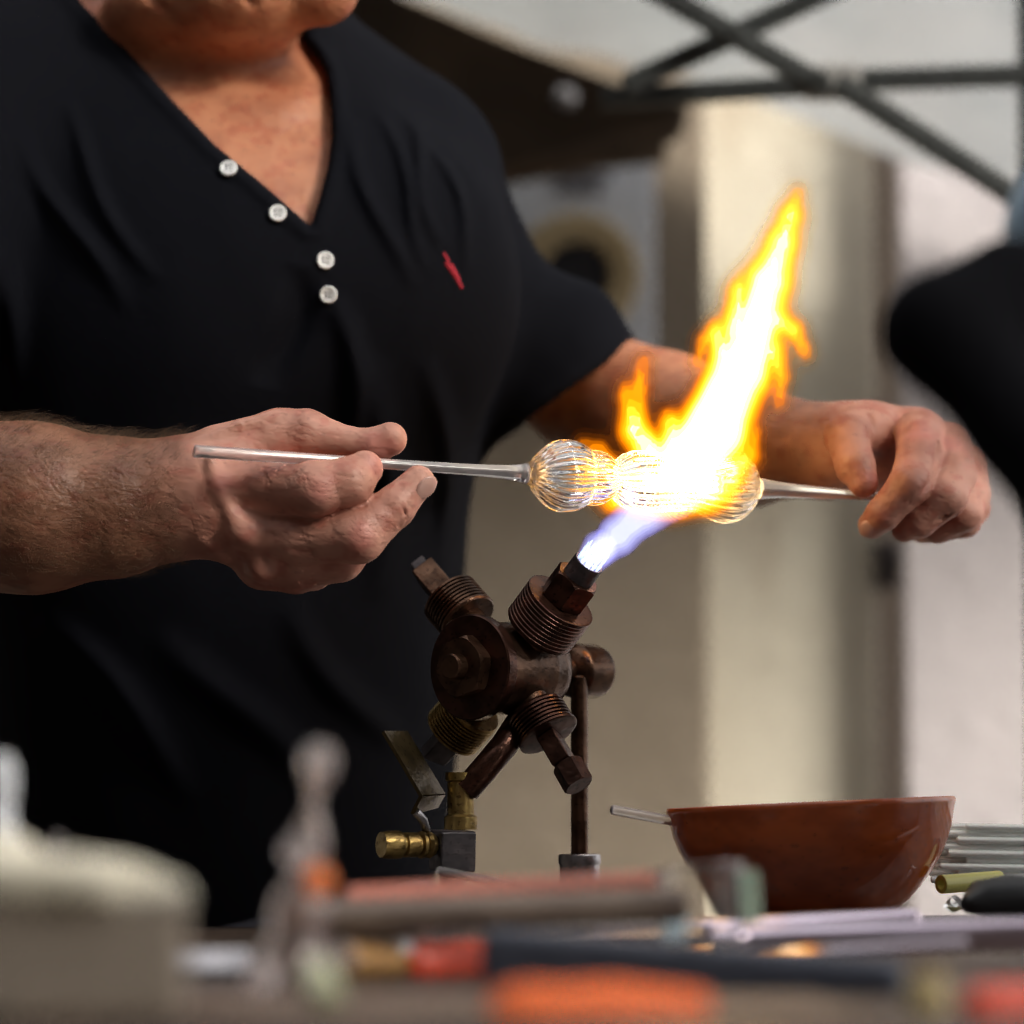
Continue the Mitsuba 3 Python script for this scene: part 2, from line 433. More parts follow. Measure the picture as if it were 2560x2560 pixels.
# white canopy
FABRIC = material('canopy_fabric', {'type': 'principledthin', 'base_color': vary((0.62, 0.66, 0.68), (0.78, 0.80, 0.81), 5), 'roughness': 0.8, 'diff_trans': 0.84, 'spec_trans': 0.0}, two=False)
n1, n2 = 60, 50
A0, A1 = PY(500, -180, 3.42), PY(3600, 830, 3.42)
u, v = np.meshgrid(np.linspace(-0.2, 1.05, n1), np.linspace(0, 1, n2), indexing='ij')
Pt = A0 + u[..., None] * (A1 - A0)
Pt = Pt + v[..., None] * np.array([0.15, -1.25, 0.52]) + v[..., None] * 0.25 * (u[..., None]) * np.array([0, 0, 0.8])
Pt[..., 2] += 0.045 * (meshkit.fbm(np.stack([u * 9, v * 7, u * 0], -1), 4, 3) - 0.5) - 0.10 * np.sin(np.pi * v) * np.sin(np.pi * np.clip(u, 0, 1)) * 0.5
i, j = np.meshgrid(np.arange(n1 - 1), np.arange(n2 - 1), indexing='ij')
f = np.stack([i * n2 + j, (i + 1) * n2 + j, (i + 1) * n2 + j + 1, i * n2 + j + 1], -1).reshape(-1, 4)
k = thing('stall_canopy', 'white fabric stall canopy sloping overhead at top right', 'canopy')
put('roof_fabric', (Pt.reshape(-1, 3), f), FABRIC, k, smooth=True)
POLE = material('canopy_bar', principled(vary((0.012, 0.015, 0.015), (0.022, 0.026, 0.026), 60), 0.5, metallic=0.0))
for (x0, y0, x1, y1, d) in ((1560, -70, 2040, 205, 2.80), (2120, -45, 1560, 215, 2.835), (1500, 246, 2060, 212, 2.87), (2090, 203, 2640, 186, 2.87), (2090, 205, 2560, 505, 2.80)):
    a, b = P(x0, y0, d), P(x1, y1, d)
    L = np.linalg.norm(b - a)
    m = rbox(0.0185, 0.0185, L, 0.003, frame((a + b) / 2, b - a, [0, 1, 0]))
    put('truss_bar', m, POLE, k)
put('joint', rod(P(1835, 85, 2.79), P(1835, 85, 2.85), 0.008), POLE, k)
put('joint', rod(P(2050, 208, 2.785), P(2050, 208, 2.89), 0.011), POLE, k)
put('bracket', rbox(0.022, 0.05, 0.03, 0.004, frame(P(2080, 208, 2.86), [0, 0, 1])), material('grey_plastic', principled((0.3, 0.29, 0.28), 0.5)), k)
a = P(2556, 420, 2.9)
put('corner_post', rbox(0.016, 0.016, 1.9, 0.003, TR(a[0] + 0.006, a[1], 0.95)), POLE, k)

# ------------------------------------------------------------------ workbench
TABLE = 0.925


def TD(py):           # depth at which the bench top shows at photo row py
    return (1 - TABLE) * 8000 / (py - 2030)


def on_table(px, py, lift=0.0):
    v = FWD + RIGHT * (px - 1280) / 8000 + UP * (1280 - py) / 8000
    t = (TABLE - 1.0) / v[2]
    return CAM + v * t + np.array([0, 0, lift])


def bench_color(p, n, uv):
    g_ = fbm(p.x * 6, p.y * 90, p.z, 4)
    s_ = fbm(p.x * 25, p.y * 25, p.z, 3)
    c = mix((0.035, 0.024, 0.019), (0.085, 0.058, 0.044), g_)
    return mix(c, (0.03, 0.022, 0.02), 0.8 * smoothstep(0.5, 0.72, s_))


BENCH = material('bench_wood', principled(proc(bench_color), 0.35, specular=0.5), proc(lambda p, n, uv: fbm(p.x * 20, p.y * 300, 0, 3), 5e-4), 0.0008)
k = thing('workbench', 'dark wooden workbench cluttered with glass rods and tools', 'workbench')
for r_ in range(7):
    y0 = 0.93 + r_ * 0.17
    put('plank', rbox(2.2, 0.167, 0.035, 0.003, TR(0.0, y0 + 0.085, TABLE - 0.0175)), BENCH, k)
put('apron', rbox(2.1, 0.03, 0.09, 0.003, TR(0, 1.0, TABLE - 0.0815)), BENCH, k)
for x in (-0.95, 0.95):
    for y in (1.05, 2.0):
        put('leg', rbox(0.06, 0.06, TABLE - 0.036, 0.004, TR(x, y, (TABLE - 0.036) / 2)), BENCH, k)

# ------------------------------------------------------------------ the glassworker
# right hand and forearm (left in the photo)
RH = dict(
    arm=[(-560, 1240, 2.02, 225), (-150, 1262, 2.01, 222), (90, 1270, 2.0, 208), (280, 1268, 2.0, 170), (450, 1246, 2.0, 146), (540, 1236, 2.0, 140)],
    palm=[[(500, 1220, 2.0, 120), (640, 1260, 2.0, 115)], [(520, 1250, 1.995, 120), (690, 1370, 2.0, 98)], [(600, 1190, 2.01, 105), (760, 1200, 2.015, 95)]],
    thumb=[(560, 1150, 2.005, 92), (700, 1096, 2.004, 73), (765, 1085, 2.0, 60), (885, 1110, 1.995, 38), (935, 1114, 1.992, 42), (975, 1098, 1.99, 43)],
    index=[(575, 1215, 1.985, 74), (690, 1215, 1.972, 68), (790, 1222, 1.955, 69), (872, 1206, 1.957, 62), (912, 1172, 1.962, 46)],
    middle=[(600, 1318, 1.99, 78), (750, 1345, 1.973, 66), (895, 1340, 1.958, 68), (985, 1268, 1.966, 52), (1046, 1204, 1.972, 41)],
    ring=[(660, 1400, 2.0, 76), (740, 1412, 1.99, 70), (850, 1392, 1.985, 60), (920, 1330, 2.0, 48), (960, 1270, 2.02, 40)],
    pinky=[(690, 1410, 2.025, 66), (780, 1420, 2.02, 54), (850, 1380, 2.03, 46), (880, 1300, 2.045, 38)])


def right_hand(p):
    arm = chain(p, RH['arm'], S(40))
    for pl in RH['palm']:
        arm = smin(arm, chain(p, pl), S(45))
    th = chain(p, RH['thumb'], S(18))
    h_ = smin(arm, th, S(30))
    h_ = smin(h_, chain(p, RH['pinky'], S(16)), S(14))
    h_ = smin(h_, chain(p, RH['ring'], S(16)), S(14))
    h_ = smin(h_, chain(p, RH['middle'], S(14)), S(14))
    # gaps between the fingers are creases
    h_ = smin(h_, chain(p, RH['index'], S(16)), S(12))
    # knuckles, tendons, folds
    for (x, y, d, r, k_) in ((612, 1332, 1.968, 36, 44), (652, 1422, 1.978, 30, 40), (562, 1205, 1.970, 32, 40), (905, 1345, 1.951, 32, 24), (800, 1232, 1.947, 32, 28), (985, 1262, 1.960, 24, 18)):
        h_ = smin(h_, np.linalg.norm(p - P(x, y, d), axis=1) - S(r), S(k_))
    for tnd in ([(526, 1150, 1.966, 9), (543, 1220, 1.963, 10), (590, 1312, 1.966, 10)], [(450, 1270, 1.973, 8), (505, 1345, 1.973, 9), (560, 1395, 1.982, 8)], [(470, 1120, 1.985, 8), (600, 1060, 1.988, 9), (720, 1035, 1.996, 8)]):
        h_ = smin(h_, chain(p, tnd, S(6)), S(26))
    for gr in ([(510, 1150, 1.958, 8), (524, 1225, 1.955, 9), (566, 1315, 1.957, 8)], [(668, 1108, 1.970, 7), (700, 1124, 1.958, 9), (765, 1138, 1.955, 8)],
               [(590, 1374, 1.957, 10), (680, 1380, 1.955, 10), (780, 1382, 1.956, 8)], [(640, 1270, 1.947, 12), (720, 1292, 1.938, 13), (800, 1303, 1.932, 13), (890, 1286, 1.932, 11)]):
        h_ = smax(h_, -chain(p, gr, S(4)), S(12))
    # skin creases over the joints
    for gr in ([(846, 1076, 1.969, 4), (850, 1106, 1.962, 4), (848, 1132, 1.966, 3)], [(858, 1076, 1.968, 4), (863, 1108, 1.961, 4), (861, 1134, 1.965, 3)], [(836, 1074, 1.970, 3), (838, 1104, 1.964, 4)], [(872, 1080, 1.969, 3), (876, 1104, 1.963, 3)],
               [(975, 1230, 1.946, 4), (1006, 1255, 1.950, 4), (1012, 1285, 1.957, 3)], [(986, 1222, 1.948, 4), (1018, 1248, 1.952, 4), (1026, 1268, 1.958, 3)], [(968, 1240, 1.946, 3), (996, 1266, 1.950, 3)],
               [(884, 1308, 1.932, 4), (912, 1345, 1.930, 5), (910, 1386, 1.936, 4)], [(896, 1300, 1.932, 4), (928, 1340, 1.932, 5), (930, 1376, 1.938, 4)], [(868, 1318, 1.932, 4), (890, 1356, 1.931, 4), (888, 1396, 1.936, 4)], [(912, 1298, 1.934, 3), (942, 1330, 1.936, 4)],
               [(858, 1170, 1.932, 4), (866, 1206, 1.929, 5), (856, 1246, 1.932, 4)], [(872, 1166, 1.934, 3), (882, 1204, 1.931, 4), (872, 1240, 1.934, 3)],
               [(600, 1180, 1.958, 4), (640, 1196, 1.953, 4)], [(602, 1200, 1.957, 4), (650, 1216, 1.951, 4)]):
        h_ = smax(h_, -chain(p, gr, S(3)), S(5))
    return h_


# left arm and hand (right in the photo)
LH = dict(
    arm=[(1000, 450, 2.37, 60), (1330, 880, 2.41, 118), (1450, 965, 2.41, 152), (1660, 1062, 2.34, 176), (1860, 1112, 2.250, 150), (2060, 1128, 2.185, 112), (2160, 1112, 2.165, 104)],
    palm=[[(2120, 1105, 2.165, 95), (2290, 1105, 2.155, 88)], [(2180, 1120, 2.170, 95), (2370, 1180, 2.170, 80)], [(2200, 1160, 2.180, 80), (2380, 1230, 2.190, 66)]],
    thumb=[(2180, 1080, 2.145, 74), (2118, 1090, 2.120, 56), (2138, 1165, 2.098, 48), (2158, 1208, 2.092, 38)],
    index=[(2300, 1082, 2.130, 62), (2300, 1140, 2.105, 58), (2275, 1210, 2.080, 52), (2208, 1285, 2.084, 42), (2180, 1312, 2.092, 35)],
    middle=[(2372, 1112, 2.140, 60), (2385, 1185, 2.105, 56), (2365, 1242, 2.088, 52), (2300, 1302, 2.092, 41), (2262, 1322, 2.105, 34)],
    ring=[(2415, 1160, 2.160, 55), (2425, 1235, 2.125, 50), (2408, 1282, 2.110, 48), (2345, 1318, 2.120, 39), (2305, 1326, 2.135, 32)],
    pinky=[(2425, 1200, 2.185, 46), (2432, 1270, 2.155, 42), (2412, 1305, 2.145, 38), (2360, 1322, 2.155, 32)])


def left_hand(p):
    a = chain(p, LH['arm'], S(50))
    for pl in LH['palm']:
        a = smin(a, chain(p, pl), S(40))
    a = smin(a, chain(p, LH['thumb'], S(16)), S(16))
    for fi in ('pinky', 'ring', 'middle', 'index'):
        a = smin(a, chain(p, LH[fi], S(12)), S(9))
    for (x, y, d, r, k_) in ((2300, 1075, 2.111, 28, 24), (2380, 1120, 2.116, 26, 22), (2278, 1212, 2.074, 24, 18), (2372, 1245, 2.082, 24, 18), (2430, 1235, 2.115, 22, 18)):
        a = smin(a, np.linalg.norm(p - P(x, y, d), axis=1) - S(r), S(k_))
    for gr in ([(2175, 1040, 2.122, 8), (2198, 1110, 2.108, 10), (2205, 1160, 2.100, 9)], [(2345, 1110, 2.100, 7), (2338, 1180, 2.078, 8), (2290, 1270, 2.062, 8)],
               [(2405, 1180, 2.100, 6), (2398, 1250, 2.085, 7), (2345, 1305, 2.080, 7)], [(2120, 1178, 2.080, 3), (2150, 1185, 2.078, 4), (2180, 1176, 2.080, 3)]):
        a = smax(a, -chain(p, gr, S(4)), S(8))
    return a


# torso
RT = rotz(math.radians(-24))          # the chest is turned towards the lamp


def torso(p, grow=0.0):
    c1 = P(560, 700, 2.36)
    t = ell(p, c1, (0.205 + grow, 0.185 + grow, 0.185 + grow), RT)
    t = smin(t, ell(p, P(545, 1150, 2.37), (0.172 + grow, 0.205 + grow, 0.26 + grow), RT), 0.06)
    t = smin(t, ell(p, P(545, 1900, 2.42), (0.168 + grow, 0.18 + grow, 0.22 + grow), RT), 0.08)
    # breast fullness
    t = smin(t, ell(p, P(920, 780, 2.25), (0.095 + grow, 0.075 + grow, 0.10 + grow), RT), 0.07)
    t = smin(t, ell(p, P(420, 780, 2.24), (0.11 + grow, 0.085 + grow, 0.10 + grow), RT), 0.07)
    # shoulders and trapezius
    t = smin(t, cone(p, P(520, 260, 2.40), P(1010, 415, 2.38), 0.072 + grow, 0.048 + grow), 0.07)
    t = smin(t, cone(p, P(520, 240, 2.40), P(-120, 330, 2.28), 0.085 + grow, 0.075 + grow), 0.08)
    t = smin(t, cone(p, P(540, 60, 2.40), P(800, 310, 2.40), 0.052 + grow, 0.042 + grow), 0.05)
    t = smin(t, cone(p, P(500, 40, 2.40), P(60, 150, 2.34), 0.06 + grow, 0.06 + grow), 0.06)
    return t


def head(p):
    Q = lambda x, y, d: P(x, y, d - 0.035)
    h_ = cone(p, P(560, 330, 2.36), P(570, -150, 2.35), 0.066, 0.062)                 # neck
    h_ = smin(h_, ell(p, Q(600, -430, 2.335), (0.078, 0.098, 0.115), rotz(math.radians(-35))), 0.04)   # skull
    h_ = smin(h_, ell(p, Q(665, -160, 2.285), (0.062, 0.075, 0.065), rotz(math.radians(-35))), 0.03)   # jaw
    h_ = smin(h_, ell(p, Q(800, -28, 2.245), (0.027, 0.026, 0.026)), 0.025)             # chin
    h_ = smin(h_, ell(p, Q(585, 0, 2.262), (0.058, 0.052, 0.037), rotz(math.radians(-30))), 0.012)      # double chin
    h_ = smin(h_, ell(p, Q(455, 20, 2.285), (0.055, 0.05, 0.034)), 0.012)
    h_ = smin(h_, cone(p, Q(790, -400, 2.23), Q(862, -262, 2.205), 0.011, 0.018), 0.014)   # nose
    h_ = smin(h_, cone(p, Q(735, -425, 2.235), Q(850, -425, 2.255), 0.012, 0.012), 0.02)   # brow
    h_ = smin(h_, cone(p, Q(770, -150, 2.225), Q(850, -150, 2.235), 0.010, 0.010), 0.010)  # lips
    h_ = smax(h_, -cone(p, Q(755, -142, 2.212), Q(868, -142, 2.222), 0.0025, 0.0025), 0.004)
    h_ = smin(h_, ell(p, Q(385, -330, 2.34), (0.010, 0.022, 0.034)), 0.012)             # ear
    for x, d in ((745, 2.238), (850, 2.25)):
        h_ = smax(h_, -ell(p, Q(x, -372, d - 0.006), (0.016, 0.012, 0.010)), 0.012)
        h_ = smin(h_, np.linalg.norm(p - Q(x, -370, d + 0.006), axis=1) - 0.0125, 0.002)
    for gr in ([(360, -30, 2.205, 9), (450, 75, 2.196, 10), (535, 126, 2.203, 8)], [(425, -40, 2.188, 12), (510, 70, 2.178, 14), (570, 122, 2.188, 11)], [(560, -60, 2.19, 7), (640, 20, 2.178, 8), (740, 62, 2.182, 7)]):
        h_ = smax(h_, -chain(p, gr, S(4)), S(14))
    return h_


def folds(p):
    """cloth folds on the shirt: ridges that run from the shoulders over the chest, and across the belly"""
    out = np.zeros(len(p))
    x, z = p[:, 0], p[:, 2]
    for (x0, y0, x1, y1, wd, am) in ((60, 330, 330, 830, 26, 5), (140, 250, 420, 760, 22, 4), (1000, 260, 1120, 640, 20, 5), (930, 250, 1090, 700, 18, 4), (870, 280, 1020, 760, 22, 4), (1080, 330, 1190, 700, 16, 4),
                                     (860, 760, 900, 1180, 30, 6), (960, 900, 940, 1500, 40, 6), (760, 700, 700, 1000, 40, -6), (1080, 900, 1120, 1400, 30, 5), (-20, 500, 60, 1000, 30, 6), (700, 1500, 1000, 1900, 40, 6), (400, 1560, 800, 2000, 45, 6), (100, 1520, 500, 2000, 40, 6)):
        a, b = P(x0, y0, 2.2)[[0, 2]], P(x1, y1, 2.2)[[0, 2]]
        d = b - a
        qx, qz = x - a[0], z - a[1]
        t = (qx * d[0] + qz * d[1]) / (d @ d)
        nd = (qx * d[1] - qz * d[0]) / np.linalg.norm(d)
        nd = nd + 0.006 * np.sin(t * 5 + x0)
        env = np.clip(1 - (2 * t - 1) ** 2, 0, 1)
        out += am * 1.5e-3 * env * np.exp(-(nd / S(wd, 2.2)) ** 2)
    out += 0.010 * (meshkit.fbm(p * np.array([9.0, 9.0, 5.0]), 3, 4) - 0.5)
    return out


HEM0, HEM1 = P(1612, 838, 2.33), P(1186, 1142, 2.33)
HEMN = np.cross(HEM1 - HEM0, FWD); HEMN /= np.linalg.norm(HEMN)
if HEMN @ (P(1500, 1100, 2.35) - P(1100, 400, 2.35)) < 0: HEMN = -HEMN
HEMC = (HEM0 + HEM1) / 2

# the neck opening: a prism through the chest, outlined on the collar line
VPOLY = [(190, -20), (330, 140), (450, 285), (560, 412), (690, 525), (750, 580), (796, 622), (812, 560), (832, 460), (838, 380), (832, 280), (815, 180), (790, 120), (748, 62), (700, -60), (560, -400), (300, -400), (120, -120)]
VP3 = np.array([P(x, y, 2.24) for x, y in VPOLY])[:, [0, 2]]
VSH = sg.Polygon(VP3)
import shapely


def vneck(p):
    q = shapely.points(p[:, 0] * 1.0, p[:, 2])
    # the outline runs back along the view of the collar plane
    d = shapely.distance(VSH.exterior, q)
    ins = shapely.contains_xy(VSH, p[:, 0], p[:, 2])
    return np.where(ins, -d, d)


def shirt(p):
    s_ = torso(p, 0.0) - 0.0075 - folds(p)
    sl = cone(p, P(1035, 455, 2.37), P(1390, 992, 2.40), S(104, 2.37), S(262, 2.37))
    # flatten the sleeve in depth
    ax = (P(1398, 985, 2.40) - P(1045, 430, 2.37)); ax /= np.linalg.norm(ax)
    q = p - P(1045, 430, 2.37); al = q @ ax; wr = 0.006 * np.sin(al * 70 + (q @ np.array([0.6, 0, 0.8])) * 40) + 0.009 * (meshkit.fbm(p * 14, 3, 8) - 0.5)
    sl = sl + wr
    hem = (p - HEMC) @ HEMN
    sl = smax(sl, hem, 0.0035)
    inner = cone(p, P(1262, 790, 2.39), P(1420, 1020, 2.40), S(128, 2.4), S(238, 2.4)) + wr
    sl = smax(sl, -inner, 0.004)
    # right sleeve, outside the frame at the left
    sr = cone(p, P(-100, 330, 2.29), P(-420, 820, 2.12), 0.088, 0.085)
    sr = smax(sr, -cone(p, P(-330, 700, 2.17), P(-520, 1000, 2.08), 0.07, 0.08), 0.004)
    s_ = smin(smin(s_, sl, 0.020), sr, 0.04)
    near = (p[:, 2] > VP3[:, 1].min() - 0.05) & (p[:, 1] < 2.46)
    if near.any():
        idx = np.where(near)[0]
        v_ = vneck(p[idx])
        # hem roll along the opening
        s_[idx] = s_[idx] - 0.0025 * np.exp(-((v_ - 0.006) / 0.005) ** 2)
        s_[idx] = smax(s_[idx], -v_, 0.005)
    return smax(s_, (P(560, 2500, 2.4)[2] - p[:, 2]), 0.004)


def body_right(p):
    up = cone(p, P(-140, 350, 2.30), P(-540, 1180, 2.04), 0.058, 0.055)
    return smin(right_hand(p), up, 0.03)


def body_trunk(p):
    t = smin(torso(p, -0.004), head(p), 0.03)
    # collar bones, notch and sternum
    t = smin(t, cone(p, P(700, 300, 2.225), P(560, 262, 2.235), 0.009, 0.007), 0.02)
    t = smin(t, cone(p, P(748, 285, 2.235), P(835, 230, 2.27), 0.008, 0.007), 0.02)
    return smax(t, P(560, 2400, 2.4)[2] - p[:, 2], 0.01)


person = thing('person', 'glassworker in black buttoned shirt turning glass in a torch flame', 'person')
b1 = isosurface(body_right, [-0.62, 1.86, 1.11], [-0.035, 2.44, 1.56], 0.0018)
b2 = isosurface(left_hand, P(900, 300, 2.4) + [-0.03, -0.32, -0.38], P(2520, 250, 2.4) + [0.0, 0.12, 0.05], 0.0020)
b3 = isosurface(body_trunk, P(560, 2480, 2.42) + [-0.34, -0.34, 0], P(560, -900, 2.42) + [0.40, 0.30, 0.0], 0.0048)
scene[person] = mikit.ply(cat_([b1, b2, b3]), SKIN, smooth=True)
sh = isosurface(shirt, P(560, 2540, 2.42) + [-0.42, -0.42, 0], P(560, -40, 2.42) + [0.42, 0.30, 0.0], 0.0034)
shirt_key = put('shirt', sh, CLOTH, person, smooth=True)
# buttons on the placket
for (x, y) in ((572, 424), (694, 535), (812, 652), (822, 737)):
    loc, ri, ti = sh.ray.intersects_location([CAM], [P(x, y, 2.0) - CAM], multiple_hits=True)
    hit = loc[np.argmin(np.linalg.norm(loc - CAM, axis=1))]
    nrm = sum((shirt(np.array([hit + o_]) + np.eye(3)[a_] * 0.008) - shirt(np.array([hit + o_]) - np.eye(3)[a_] * 0.008)) * np.eye(3)[a_] for a_ in range(3) for o_ in (0, [-0.006, 0, -0.004]))
    nrm = nrm / np.linalg.norm(nrm)
    if nrm[1] > -0.6: nrm = np.array([0.35, -0.9, 0.15])
    M = frame(hit + nrm / np.linalg.norm(nrm) * 0.0006, nrm)
    bt = put('button', lathe([(0, 0), (0.0052, 0), (0.0059, 0.0007), (0.0059, 0.0018), (0.0052, 0.0026), (0.0041, 0.0024), (0.0036, 0.0017), (0, 0.0016)], M, 32), BUTTON, shirt_key)
    put('thread', cat_([rod((M @ [dx, dy, 0.0018, 1])[:3], (M @ [dx, dy, 0.0026, 1])[:3], 0.0009, 8) for dx in (-0.0015, 0.0015) for dy in (-0.0015, 0.0015)]), BUTTON_DARK, bt)


def on_surface(mesh, x, y, back=0.0):
    d_ = P(x, y, 2.0) - CAM
    loc, ri, ti = mesh.ray.intersects_location([CAM], [d_], multiple_hits=True)
    i_ = np.argmin(np.linalg.norm(loc - CAM, axis=1))
    return loc[i_] - d_ / np.linalg.norm(d_) * back, mesh.face_normals[ti[i_]]


ms = []
for (x0, y0, x1, y1, r_) in ((1108, 632, 1122, 655, 5), (1114, 655, 1138, 690, 8), (1132, 680, 1155, 722, 6), (1128, 660, 1150, 700, 4)):
    a, b = on_surface(sh, x0, y0)[0], on_surface(sh, x1, y1)[0]
    ms.append(rod(a, b, S(r_), 8))
put('chest_emblem', cat_(ms), LOGO, shirt_key, label='small red embroidered emblem on the chest')
# nails
for (x, y, d, dx, dy, dd, w_, l_, nrm) in ((1066, 1219, 1.9632, 0.62, -0.55, 0.0, 0.0062, 0.0084, (0.50, -0.72, -0.36)), (2166, 1322, 2.083, -0.45, 0.75, 0.0, 0.0050, 0.0060, (-0.45, -0.8, -0.35))):
    c = P(x, y, d)
    e = isosurface(lambda p, c=c, nrm=nrm: ell(p, c, (w_, l_, 0.0016), frame(c, nrm, [dx, 0, -dy])[:3, [1, 0, 2]]), c - 0.012, c + 0.012, 0.0008)
    put('fingernail', e, NAIL, person, smooth=True)
# forearm hair
hv, hf = [], []
tri = b1.triangles_center; nr = b1.face_normals
sel = np.where((tri[:, 0] > P(-60, 0, 2)[0]) & (tri[:, 0] < P(455, 0, 2)[0]) & (tri[:, 2] > P(0, 1440, 2)[2]) & (tri[:, 1] < 2.06) & (tri[:, 2] < P(0, 1000, 2)[2]))[0]
pick = rng.choice(sel, 8500)
at = 0
for f_ in pick:
    o, n_ = tri[f_], nr[f_]
    dens = meshkit.noise(o[None] * 60, 3)[0]
    if rng.random() > 0.35 + 0.7 * dens: continue
    L = rng.uniform(0.006, 0.014) * (0.75 + 0.5 * max(n_[2], 0))
    tang = np.array([1.0, 0, 0]) - n_ * n_[0]; tang += rng.normal(0, 0.5, 3); tang -= n_ * (tang @ n_); tang /= np.linalg.norm(tang) + 1e-9
    curl = rng.uniform(0.2, 1.1)
    s_ = np.linspace(0, 1, 6)[:, None]
    side = np.cross(n_, tang) * rng.normal(0, 0.5)
    pts = o + L * (n_ * (0.40 * np.sin(s_ * 2.2 * curl)) + tang * s_ * 0.75 + side * s_ ** 2 * 0.6)
    tb = np.gradient(pts, axis=0); aa = np.cross(tb, [0.1, 1, 0.2]); aa /= np.linalg.norm(aa, axis=1, keepdims=True) + 1e-12; bb = np.cross(tb, aa); bb /= np.linalg.norm(bb, axis=1, keepdims=True) + 1e-12
    rr = 0.00007 * (1 - 0.75 * s_)
    ring = np.stack([pts + rr * (aa * math.cos(q_) + bb * math.sin(q_)) for q_ in (0, 2.094, 4.189)], 1).reshape(-1, 3)
    hv.append(ring)
    for i_ in range(5):
        for j_ in range(3):
            a0, a1, c0, c1 = at + i_ * 3 + j_, at + i_ * 3 + (j_ + 1) % 3, at + (i_ + 1) * 3 + j_, at + (i_ + 1) * 3 + (j_ + 1) % 3
            hf += [(a0, a1, c1), (a0, c1, c0)]
    at += 18
put('forearm_hair', trimesh.Trimesh(np.vstack(hv), np.array(hf), process=False), HAIR, person, smooth=True, kind='stuff')


def hair_f(p):
    h_ = ell(p, P(575, -470, 2.36), (0.092, 0.108, 0.118), rotz(math.radians(-35)))
    h_ = smin(h_, cone(p, P(640, -300, 2.45), P(800, 25, 2.50), 0.05, 0.014), 0.03)
    h_ = smax(h_, -ell(p, P(770, -330, 2.20), (0.10, 0.08, 0.13)), 0.01)
    return h_ - 0.008 * (meshkit.fbm(p * 60, 3, 5) - 0.5)


put('hair', isosurface(hair_f, P(560, 80, 2.36) + [-0.16, -0.18, 0], P(560, -1000, 2.36) + [0.2, 0.25, 0.0], 0.006), HEADHAIR, person, smooth=True)
hips = P(560, 2350, 2.43)


def legs_f(p):
    h_ = ell(p, [hips[0], 2.43, 0.86], (0.19, 0.17, 0.15), RT)
    for s_ in (-1, 1):
        h_ = smin(h_, cone(p, [hips[0] + s_ * 0.10, 2.43 - s_ * 0.03, 0.84], [hips[0] + s_ * 0.12, 2.42, 0.47], 0.10, 0.072), 0.05)
        h_ = smin(h_, cone(p, [hips[0] + s_ * 0.12, 2.42, 0.47], [hips[0] + s_ * 0.13, 2.45, 0.05], 0.072, 0.058), 0.03)
    return smax(h_, 0.03 - p[:, 2], 0.005)


put('trousers', isosurface(legs_f, [hips[0] - 0.32, 2.15, 0.0], [hips[0] + 0.32, 2.68, 1.0], 0.012), TROUSER, person, smooth=True)
for s_ in (-1, 1):
    put('shoe', isosurface(lambda p: smax(ell(p, [hips[0] + s_ * 0.14, 2.38, 0.03], (0.05, 0.14, 0.065)), 0.001 - p[:, 2], 0.01), [hips[0] + s_ * 0.14 - 0.07, 2.2, -0.02], [hips[0] + s_ * 0.14 + 0.07, 2.55, 0.12], 0.006), DARKIRON, person, smooth=True)

# ------------------------------------------------------------------ the twisted glass in the flame
AX0, AX1 = P(485, 1128, 1.930), P(2172, 1240, 2.098)
AXV = AX1 - AX0


def ax_at(px):
    """the point of the rod's axis that shows at photo column px, and the local scale"""
    t0 = 0.0
    for _ in range(8):
        q_ = AX0 + AXV * t0
        d_ = (q_ - CAM) @ FWD
        x_ = 1280 + 8000 * ((q_ - CAM) @ RIGHT) / d_
        t0 += (px - x_) / (2172 - 485)
    return t0


def fluted(prof, nfl, amp, twist, nseg=224, nlen=160, flip=False):
    xs = np.array([p_[0] for p_ in prof], float); rs = np.array([p_[1] for p_ in prof], float)
    from scipy.interpolate import PchipInterpolator
    X = np.linspace(xs[0], xs[-1], nlen)
    R = PchipInterpolator(xs, rs)(X)
    M = frame(AX0, AXV)
    rows = []
    th = np.arange(nseg) * 2 * np.pi / nseg
    for x_, r_ in zip(X, R):
        t0 = ax_at(x_)
        q_ = AX0 + AXV * t0; d_ = (q_ - CAM) @ FWD
        fl = amp(x_) if callable(amp) else amp
        w_ = (0.5 + 0.5 * np.cos(nfl * th + twist * (x_ - xs[0]))) ** 0.7
        rr = S(r_, d_) * (1 + fl * (w_ - 0.5))
        rows.append(q_ + rr[:, None] * (np.cos(th)[:, None] * M[:3, 0] + np.sin(th)[:, None] * M[:3, 1]))
    V = np.array(rows).reshape(-1, 3)
    i, j = np.meshgrid(np.arange(nlen - 1), np.arange(nseg), indexing='ij')
    q_ = np.stack([i * nseg + j, i * nseg + (j + 1) % nseg, (i + 1) * nseg + (j + 1) % nseg, (i + 1) * nseg + j], -1).reshape(-1, 4)
    f_ = np.vstack([q_[:, [0, 1, 2]], q_[:, [0, 2, 3]]])
    c0, c1 = len(V), len(V) + 1
    V = np.vstack([V, rows[0].mean(0), rows[-1].mean(0)])
    kk = np.arange(nseg); l = (nlen - 1) * nseg
    f_ = np.vstack([f_, np.stack([kk * 0 + c0, (kk + 1) % nseg, kk], 1), np.stack([kk * 0 + c1, l + kk, l + (kk + 1) % nseg], 1)])
    m = trimesh.Trimesh(V, f_, process=False)
    if m.volume < 0: m.invert()
    if flip: m.invert()
    return m


